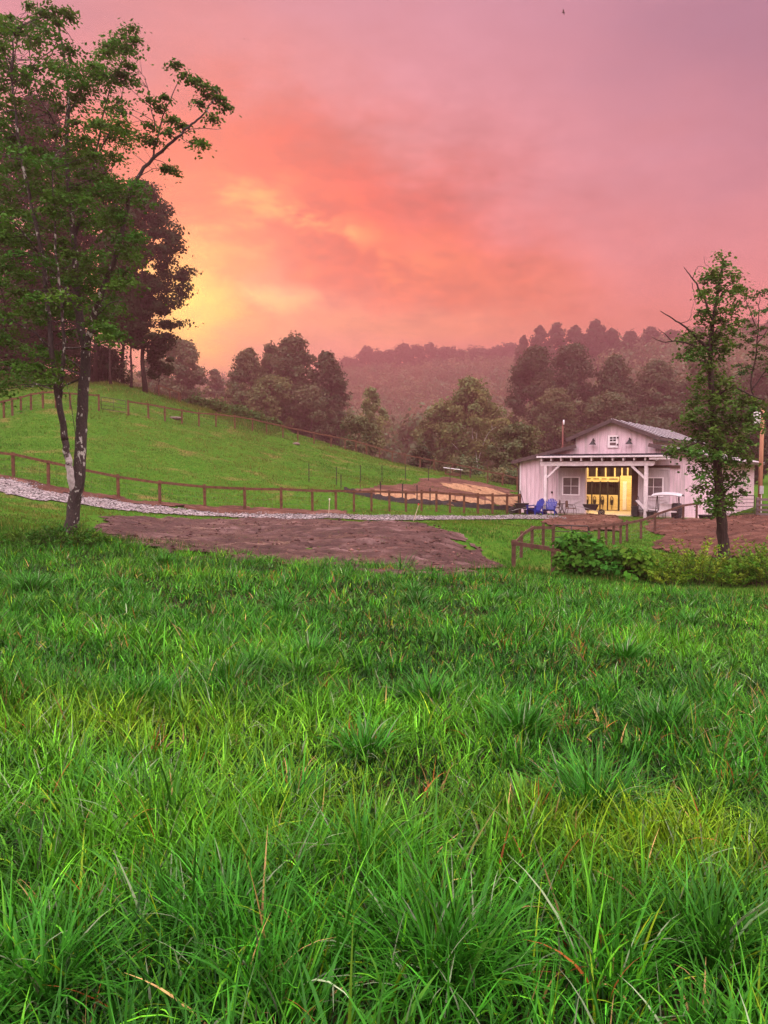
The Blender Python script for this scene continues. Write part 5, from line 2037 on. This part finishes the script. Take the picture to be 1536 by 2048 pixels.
# ------------------------------------------------------------------ birds
BIRDM = mat('dark_feathers', (.025, .018, .018), (.05, .035, .035), 8, .8)
for i, (px, py, D, s_, rz, lab) in enumerate([(1127, 25, 60, .30, .6, 'small dark bird high in the pink sky on the right'), (488, 78, 110, .22, -.4, 'tiny bird in the sky right of the near tree top, left of a pair'), (497, 80, 112, .22, .5, 'tiny bird in the sky right of the near tree top, right of a pair')]):
    b = MB()
    b.lathe([(.01, -.5), (.09, -.3), (.13, 0), (.09, .3), (.05, .42), (.01, .5)], 8)
    b.v = [(v[0], v[2], v[1]) for v in b.v]
    for sx in (-1, 1):
        b.add([(sx * .08, .18, .02), (sx * .55, .22, .26), (sx * .95, -.05, .12), (sx * .5, -.10, .22), (sx * .08, -.16, .02), (sx * .5, .02, .20)], [(0, 1, 5, 4), (1, 2, 3, 5), (5, 3, 4)])
    b.v = [(v[0] * s_, v[1] * s_, v[2] * s_) for v in b.v]
    o = b.build('bird', BIRDM)
    o.location = P(px, py, D)
    o.rotation_euler = (.3, .5 * rz, rz * 2)
    tag(o, lab, 'bird', 'birds in the sky')

# ------------------------------------------------------------------ grass
def blades(name, Pts, h, w, az, th0, th1, tint, S, m, twist=None):
    """curved tapering blades: th0 lean at the root, th1 extra bend to the tip (radians)"""
    N = len(Pts)
    ca, sa = np.cos(az), np.sin(az)
    c = Pts.copy()
    th = th0.copy()
    rows = []
    ws = np.stack([-sa, ca, np.zeros(N)], 1)
    if twist is not None:
        ws = ws * np.cos(twist)[:, None] + np.stack([ca, sa, np.zeros(N)], 1) * np.sin(twist)[:, None]
    for s in range(S + 1):
        t = s / S
        wid = w * (1.0 - t ** 1.8) * (0.65 + 0.35 * min(1, t * 4)) + .0004
        rows.append(c - ws * (wid / 2)[:, None])
        rows.append(c + ws * (wid / 2)[:, None])
        step = h / S
        thm = th0 + th1 * ((s + .5) / S) ** 1.3
        c = c + np.stack([ca * np.sin(thm) * step, sa * np.sin(thm) * step, np.cos(thm) * step], 1)
    K = 2 * (S + 1)
    V = np.stack(rows, 1).reshape(-1, 3)
    b = (np.arange(N) * K)[:, None]
    F = np.concatenate([np.stack([b[:, 0] + 2 * s, b[:, 0] + 2 * s + 1, b[:, 0] + 2 * s + 3, b[:, 0] + 2 * s + 2], 1) for s in range(S)])
    return V, F, np.repeat(tint, K, axis=0)


rg = np.random.default_rng(77)
EDGE_PX = np.array([-400, 0, 180, 400, 600, 800, 1000, 1150, 1300, 1536, 1900])
EDGE_D = np.array([23.5, 23.0, 22.6, 21.6, 20.8, 20.0, 19.4, 19.0, 18.6, 18.2, 18])


def meadow_xy(n, d0, d1, extra=2.6):
    out = []
    tot = 0
    while tot < n:
        y = np.sqrt(rg.uniform(d0 ** 2, d1 ** 2, n))
        x = rg.uniform(-1, 1, n) * (.56 * y + extra)
        px = 768 + FPX * x / np.maximum(y, .5)
        e = np.interp(px, EDGE_PX, EDGE_D) + (fbm(x, y, .5, 91, 2) - .5) * 1.6
        k = y < e
        out.append(np.stack([x[k], y[k]], 1))
        tot += k.sum()
    return np.concatenate(out)[:n]


G_MAIN = np.array((.028, .155, .009))
G_DEEP = np.array((.018, .088, .009))
G_BRIGHT = np.array((.075, .27, .012))
G_YELL = np.array((.19, .32, .012))
G_GLINT = np.array((.16, .22, .12))  # pale blades with the glossy highlight put into their colour
DRY = np.array((.30, .20, .075))
RUST = np.array((.26, .085, .022))


def grass_tint(x, y, n):
    a = fbm(x, y, .55, 5, 3)
    b = fbm(x, y, 1.3, 15, 2)
    t = np.tile(G_MAIN, (n, 1))
    k = np.clip((a - .48) * 5, 0, 1)[:, None]
    t = t * (1 - k) + G_BRIGHT * k
    k = np.clip((.45 - b) * 5, 0, 1)[:, None] * .85
    t = t * (1 - k) + G_DEEP * k
    # lime patch lower right, and a fainter one left of the middle
    d = np.exp(-(((x - 1.15) / .55) ** 2 + ((y - 3.45) / .55) ** 2)) + .6 * np.exp(-(((x + .35) / .5) ** 2 + ((y - 3.9) / .7) ** 2)) + .7 * np.exp(-(((x + 1.6) / .9) ** 2 + ((y - 4.9) / .5) ** 2))
    k = np.clip(d, 0, 1)[:, None] * .85
    t = t * (1 - k) + G_YELL * k
    r = rg.random(n)
    for lo, hi, c in ((0, .13, G_BRIGHT), (.13, .17, G_GLINT), (.17, .180, DRY), (.183, .186, RUST), (.19, .225, G_YELL)):
        s = (r >= lo) & (r < hi)
        t[s] = c
    # browned patches
    br = fbm(x, y, .8, 33, 2)
    s = (br > .70) & (rg.random(n) < .10)
    t[s] = np.where(rg.random((s.sum(), 1)) < .5, DRY, RUST)
    return np.clip(t * .80 * np.exp(rg.normal(size=(n, 1)) * .42), 0, 1)


allV, allF, allC = [], [], []
nv = 0


def put(V, F, Cc):
    global nv
    allV.append(V)
    allF.append(F + nv)
    allC.append(Cc)
    nv += len(V)


def meadow_band(n, d0, d1, S, wmul, hmul=1.0, ntuft=None, size=(.13, .29)):
    tuft_n = ntuft or n // 40
    tc_ = meadow_xy(tuft_n, d0, d1)
    ta = rg.uniform(.65, 1.35, tuft_n)                       # vigour
    big = rg.random(tuft_n) < .07
    ta[big] *= 1.45
    tid = rg.integers(0, tuft_n, n)
    # vigorous tufts own more blades
    r_ = np.abs(rg.normal(size=n)) * .085 * np.where(big[tid], 1.6, 1)
    aa = rg.uniform(0, 2 * PI, n)
    xy = tc_[tid] + np.stack([np.cos(aa), np.sin(aa)], 1) * r_[:, None]
    lone = rg.random(n) < .26
    xy[lone] = meadow_xy(int(lone.sum()), d0, d1)
    az = aa + rg.normal(size=n) * .6
    az[lone] = rg.uniform(0, 2 * PI, int(lone.sum()))
    x, y = xy[:, 0], xy[:, 1]
    patch = fbm(x, y, .75, 61, 3)
    h = rg.uniform(size[0], size[1], n) * np.where(lone, .85, ta[tid]) * (.38 + 1.25 * patch ** 1.3) * hmul
    w = rg.uniform(.0042, .0090, n) * wmul * np.where(big[tid] & ~lone, 1.15, 1)
    th0 = np.abs(rg.normal(size=n)) * .22 + np.clip(r_ * 3.4, 0, .75) * ~lone
    th1 = np.abs(rg.normal(size=n)) * .55 + .22 + (rg.random(n) < .30) * rg.uniform(.6, 1.7, n)
    t = grass_tint(x, y, n)
    bt = big[tid] & ~lone
    t[bt] = t[bt] * .35 + G_DEEP * .65
    tv = rg.uniform(.78, 1.22, tuft_n)[tid][:, None]
    t = np.clip(t * np.where(lone[:, None], 1, tv), 0, 1)
    Pz = np.stack([x, y, gz(x, y) - .02], 1)
    put(*blades('g', Pz, h, w, az, th0, th1, t, S, GRASS, rg.normal(size=n) * .7))


meadow_band(54000, 1.2, 3.6, 6, 1.5, 1.15)
meadow_band(60000, 3.6, 6.2, 5, 1.6, 1.10)
meadow_band(74000, 6.2, 11, 4, 1.9, 1.08)
meadow_band(97000, 11, 24, 3, 2.6, 1.10)


def under_band(n, d0, d1, wmul):
    """short under-grass and clover, darkened to put shade between the tussocks"""
    xy = meadow_xy(n, d0, d1)
    x, y = xy[:, 0], xy[:, 1]
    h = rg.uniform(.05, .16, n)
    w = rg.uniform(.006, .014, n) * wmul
    t = np.array((.007, .036, .005)) * np.exp(rg.normal(size=(n, 1)) * .35)  # near-black green paints the shade of the gaps into the blades
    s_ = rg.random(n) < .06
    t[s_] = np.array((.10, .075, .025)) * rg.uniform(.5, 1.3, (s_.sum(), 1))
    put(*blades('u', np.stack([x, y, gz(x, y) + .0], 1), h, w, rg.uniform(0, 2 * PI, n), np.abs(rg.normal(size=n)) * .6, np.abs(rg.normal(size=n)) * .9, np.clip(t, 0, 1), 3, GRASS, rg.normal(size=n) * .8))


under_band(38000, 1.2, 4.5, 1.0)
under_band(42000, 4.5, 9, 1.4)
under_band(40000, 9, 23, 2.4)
# the meadow goes on, thinner, to both sides and behind the viewer
xy = np.stack([rg.uniform(-13, 13, 60000), rg.uniform(-4, 18, 60000)], 1)
keep = (np.abs(xy[:, 0]) > .56 * np.maximum(xy[:, 1], 0) + 2.2) & (np.abs(xy[:, 0]) < 13)
xy = xy[keep]
n = len(xy)
x, y = xy[:, 0], xy[:, 1]
put(*blades('s', np.stack([x, y, gz(x, y) - .01], 1), rg.uniform(.14, .34, n), rg.uniform(.012, .024, n), rg.uniform(0, 2 * PI, n), np.abs(rg.normal(size=n)) * .3, rg.uniform(.2, 1.3, n), grass_tint(x, y, n), 4, GRASS, rg.normal(size=n) * .7))
# big dark tussocks with blades arching outwards
tus = [(1195, 1640, .34), (225, 1640, .24), (90, 2010, .26), (870, 1985, .28), (585, 1650, .22), (1330, 1480, .26), (330, 1135, .5), (60, 1190, .5), (860, 1420, .30), (1420, 1960, .26), (440, 1900, .24), (720, 1780, .24), (1040, 1480, .28), (280, 1420, .30), (1250, 1330, .34), (620, 1330, .32)]
tl = [(*hit(px, py, 1.5, 26), R_) for px, py, R_ in tus]
rx = meadow_xy(26, 2.2, 14)
tl += [(a_, b_, rg.uniform(.14, .30)) for a_, b_ in rx]
for (x0, y0, R_) in tl:
    n = int(rg.uniform(200, 340) * (R_ / .25))
    aa = rg.uniform(0, 2 * PI, n)
    r_ = R_ * .55 * rg.random(n) ** .8
    x, y = x0 + r_ * np.cos(aa), y0 + r_ * np.sin(aa)
    q_ = r_ / (R_ * .55)
    mixk = rg.uniform(.2, .7)
    t = (G_DEEP * mixk + G_MAIN * (1 - mixk)) * np.exp(rg.normal(size=(n, 1)) * .28)
    s_ = rg.random(n) < .07
    t[s_] = G_GLINT * rg.uniform(.6, 1.1, (s_.sum(), 1))
    put(*blades('k', np.stack([x, y, gz(x, y) - .01], 1), rg.uniform(.16, .44, n) * (.7 + R_), rg.uniform(.006, .0125, n) * (1 + y0 * .05), aa + rg.normal(size=n) * .75,
                .05 + .38 * q_ + np.abs(rg.normal(size=n)) * .26, rg.uniform(.4, 1.5, n), np.clip(t, 0, 1), 6, GRASS, rg.normal(size=n) * .5))
# scattered rust-brown docks and dead clumps
for (px, py) in [(20, 1425), (540, 1168), (500, 1320), (488, 1385), (812, 1195), (1038, 1672), (1472, 1585), (990, 1300), (1150, 1315), (250, 1310), (640, 1395), (1320, 1250), (860, 1610), (300, 1530), (1190, 1920), (120, 1650), (590, 1610), (1450, 1380), (430, 1240), (950, 1190), (215, 1880), (700, 1500)]:
    x0, y0 = hit(px, py, 1.5, 26)
    n = 13
    x, y = x0 + rg.normal(size=n) * .05, y0 + rg.normal(size=n) * .05
    t = np.where(rg.random((n, 1)) < .5, RUST, DRY) * rg.uniform(.6, 1.2, (n, 1))
    put(*blades('d', np.stack([x, y, gz(x, y)], 1), rg.uniform(.10, .26, n), rg.uniform(.006, .012, n) * (1 + y0 * .06), rg.uniform(0, 2 * PI, n), np.abs(rg.normal(size=n)) * .35, np.abs(rg.normal(size=n)) * .9, t, 5, GRASS, rg.normal(size=n)))
# broad-leaved weeds low in the grass
n = 2600
xy = meadow_xy(n // 6, 1.5, 14)
x = np.repeat(xy[:, 0], 6)
y = np.repeat(xy[:, 1], 6)
n = len(x)
t = np.array((.045, .15, .014)) * np.exp(rg.normal(size=(n, 1)) * .3)
put(*blades('w', np.stack([x, y, gz(x, y) + .02], 1), rg.uniform(.10, .24, n), rg.uniform(.022, .045, n), rg.uniform(0, 2 * PI, n), rg.uniform(.3, .9, n), rg.uniform(.2, 1.1, n), np.clip(t, 0, 1), 5, GRASS, rg.normal(size=n) * .4))
o = np_mesh('meadow_grass', np.concatenate(allV), np.concatenate(allF), GRASS, colors=np.concatenate(allC), smooth=True)
tag(o, 'tall wet green meadow grass filling the foreground', 'grass', kind='stuff')
allV, allF, allC = [], [], []
nv = 0

# ------------------------------------------------------------------ short turf on pasture, lawn and banks
masks = [polymask(ROAD, .5, .8, 4), polymask(MUDP, .9, .6, 11), polymask(VERGE, .6, .8, 21), polymask(BANK, .6, .8, 31), polymask(RIGHT, .8, .5, 41), polymask(BARE, 1.0, .4, 51)]
n = 500000
y = rg.uniform(17.5, 112, n) ** 1.0
x = rg.uniform(-.68, .70, n) * y
px = 768 + FPX * x / y
e = np.interp(px, EDGE_PX, EDGE_D) - .4
keep = (y > e)
lx_ = (x - B0[0]) * BU[0] + (y - B0[1]) * BU[1]
ly_ = (x - B0[0]) * BV[0] + (y - B0[1]) * BV[1]
keep &= ~((np.abs(lx_) < 6.9) & (ly_ > -2.4) & (ly_ < 18))
for mk in masks:
    hit_ = mk(x, y)
    keep &= ~(hit_ & (rg.random(n) > .02 + .25 * np.clip((fbm(x, y, .5, 401, 3) - .58) * 6, 0, 1)))
# behind the crest of the hill nothing shows
keep &= ~((y > 60) & (x > 22))
x, y = x[keep], y[keep]
n = len(x)
tall = np.clip((y - 72) / 12, 0, 1) * (x < -12)
a = fbm(x * .6, y, .40, 205, 4)
b = fbm(x, y, .07, 215, 2)
c_ = fbm(x, y, .9, 225, 2)
t = np.tile(np.array((.030, .098, .010)), (n, 1))
k = np.clip((a - .45) * 5, 0, 1)[:, None]
t = t * (1 - k) + np.array((.062, .145, .011)) * k
k = np.clip((b - .50) * 5, 0, 1)[:, None] * .65
t = t * (1 - k) + np.array((.095, .100, .022)) * k
k = np.clip((.47 - c_) * 6, 0, 1)[:, None] * .8
t = t * (1 - k) + np.array((.020, .068, .008)) * k
s = rg.random(n) < .06
t[s] = (.22, .15, .06)
t = np.clip(t * rg.uniform(.75, 1.3, (n, 1)), 0, 1)
h = rg.uniform(.05, .13, n) * (.3 + 1.9 * np.clip(c_, 0, 1) ** 1.4) * (1 + tall * 2.2)
near = np.clip((32 - y) / 8, 0, 1)
h *= 1 + near * .7
w = rg.uniform(.022, .042, n) * (y / 45) ** .8
Pz = np.stack([x, y, gz(x, y) - .01], 1)
put(*blades('t', Pz, h, w, rg.uniform(0, 2 * PI, n), np.abs(rg.normal(size=n)) * .3, np.abs(rg.normal(size=n)) * .5, t, 2, TURF, rg.normal(size=n) * .8))
o = np_mesh('pasture_turf', np.concatenate(allV), np.concatenate(allF), TURF, colors=np.concatenate(allC), smooth=True)
tag(o, 'short green turf over the pasture, lawn and banks', 'grass', kind='stuff')

# loose stones along the gravel road
rs2 = np.random.default_rng(3)
n = 30000
y = rs2.uniform(33, 56, n)
x = rs2.uniform(-27, 15, n)
k = polymask(ROAD, .7, .8, 4)(x, y)
x, y = x[k], y[k]
n = len(x)
r = rs2.uniform(.025, .065, n)
octv = np.array([(1, 0, 0), (0, 1, 0), (-1, 0, 0), (0, -1, 0), (0, 0, .8), (0, 0, -.6)], float)
octf = np.array([(0, 1, 4), (1, 2, 4), (2, 3, 4), (3, 0, 4), (1, 0, 5), (2, 1, 5), (3, 2, 5), (0, 3, 5)])
ang = rs2.uniform(0, PI, n)
ca, sa = np.cos(ang), np.sin(ang)
vv = octv[None] * r[:, None, None] * rs2.uniform(.6, 1.4, (n, 6, 1))
vx = vv[..., 0] * ca[:, None] - vv[..., 1] * sa[:, None]
vy = vv[..., 0] * sa[:, None] + vv[..., 1] * ca[:, None]
V = np.stack([vx + x[:, None], vy + y[:, None], vv[..., 2] + (gz(x, y) + .07)[:, None]], -1).reshape(-1, 3)
F = (octf[None] + (np.arange(n) * 6)[:, None, None]).reshape(-1, 3)
gc = rs2.uniform(.05, .25, n)
STONEM = leaf_mat('stones', 0.0, .8, .1)
o = np_mesh('road_gravel', V, F, STONEM, colors=np.repeat(np.stack([gc, gc * .93, gc * .91], 1), 6, axis=0))
tag(o, 'loose pale gravel along the farm road', 'gravel', kind='stuff')

# clods and stones lying on the churned earth
n = 26000
y = rs2.uniform(18, 50, n)
x = rs2.uniform(-16, 30, n)
k = polymask(MUDP, 1.0, .8, 11)(x, y) | polymask(RIGHT, .6, .5, 41)(x, y) | polymask(BANK, .5, .8, 31)(x, y)
k &= rs2.random(n) < (.15 + 1.1 * np.clip(fbm(x, y, .6, 501, 2) - .35, 0, 1))
x, y = x[k], y[k]
n = len(x)
r = rs2.uniform(.02, .07, n) * np.exp(rs2.normal(size=n) * .3)
vv = octv[None] * r[:, None, None] * rs2.uniform(.5, 1.5, (n, 6, 1))
ang = rs2.uniform(0, PI, n)
ca, sa = np.cos(ang), np.sin(ang)
vx = vv[..., 0] * ca[:, None] - vv[..., 1] * sa[:, None]
vy = vv[..., 0] * sa[:, None] + vv[..., 1] * ca[:, None]
isr = x > 6
zb = gz(x, y) + .05 + np.where(isr, clods(x, y), ruts(x, y)) * .9
V = np.stack([vx + x[:, None], vy + y[:, None], vv[..., 2] * .7 + zb[:, None]], -1).reshape(-1, 3)
F = (octf[None] + (np.arange(n) * 6)[:, None, None]).reshape(-1, 3)
gc = np.exp(rs2.normal(size=n) * .5)[:, None] * np.where(isr[:, None], np.array((.080, .036, .024)), np.array((.058, .030, .025)))
o = np_mesh('soil_clods', V, F, STONEM, colors=np.repeat(np.clip(gc, 0, .5), 6, axis=0))
tag(o, 'clods and small stones on the churned bare soil', 'soil', kind='stuff')

# ------------------------------------------------------------------ evening haze
hz = MB().box((-550, -58, -9), (550, 950, 116))
HZ = bpy.data.materials.new('haze_air')
HZ.use_nodes = True
ht_ = HZ.node_tree
ht_.nodes.clear()
pv = ht_.nodes.new('ShaderNodeVolumePrincipled')
pv.inputs['Color'].default_value = (.66, .29, .32, 1)
pv.inputs['Density'].default_value = 0.0015
pv.inputs['Anisotropy'].default_value = 0.6
ho = ht_.nodes.new('ShaderNodeOutputMaterial')
ht_.links.new(pv.outputs[0], ho.inputs['Volume'])
haze = hz.build('haze', HZ)
tag(haze, kind='stuff')
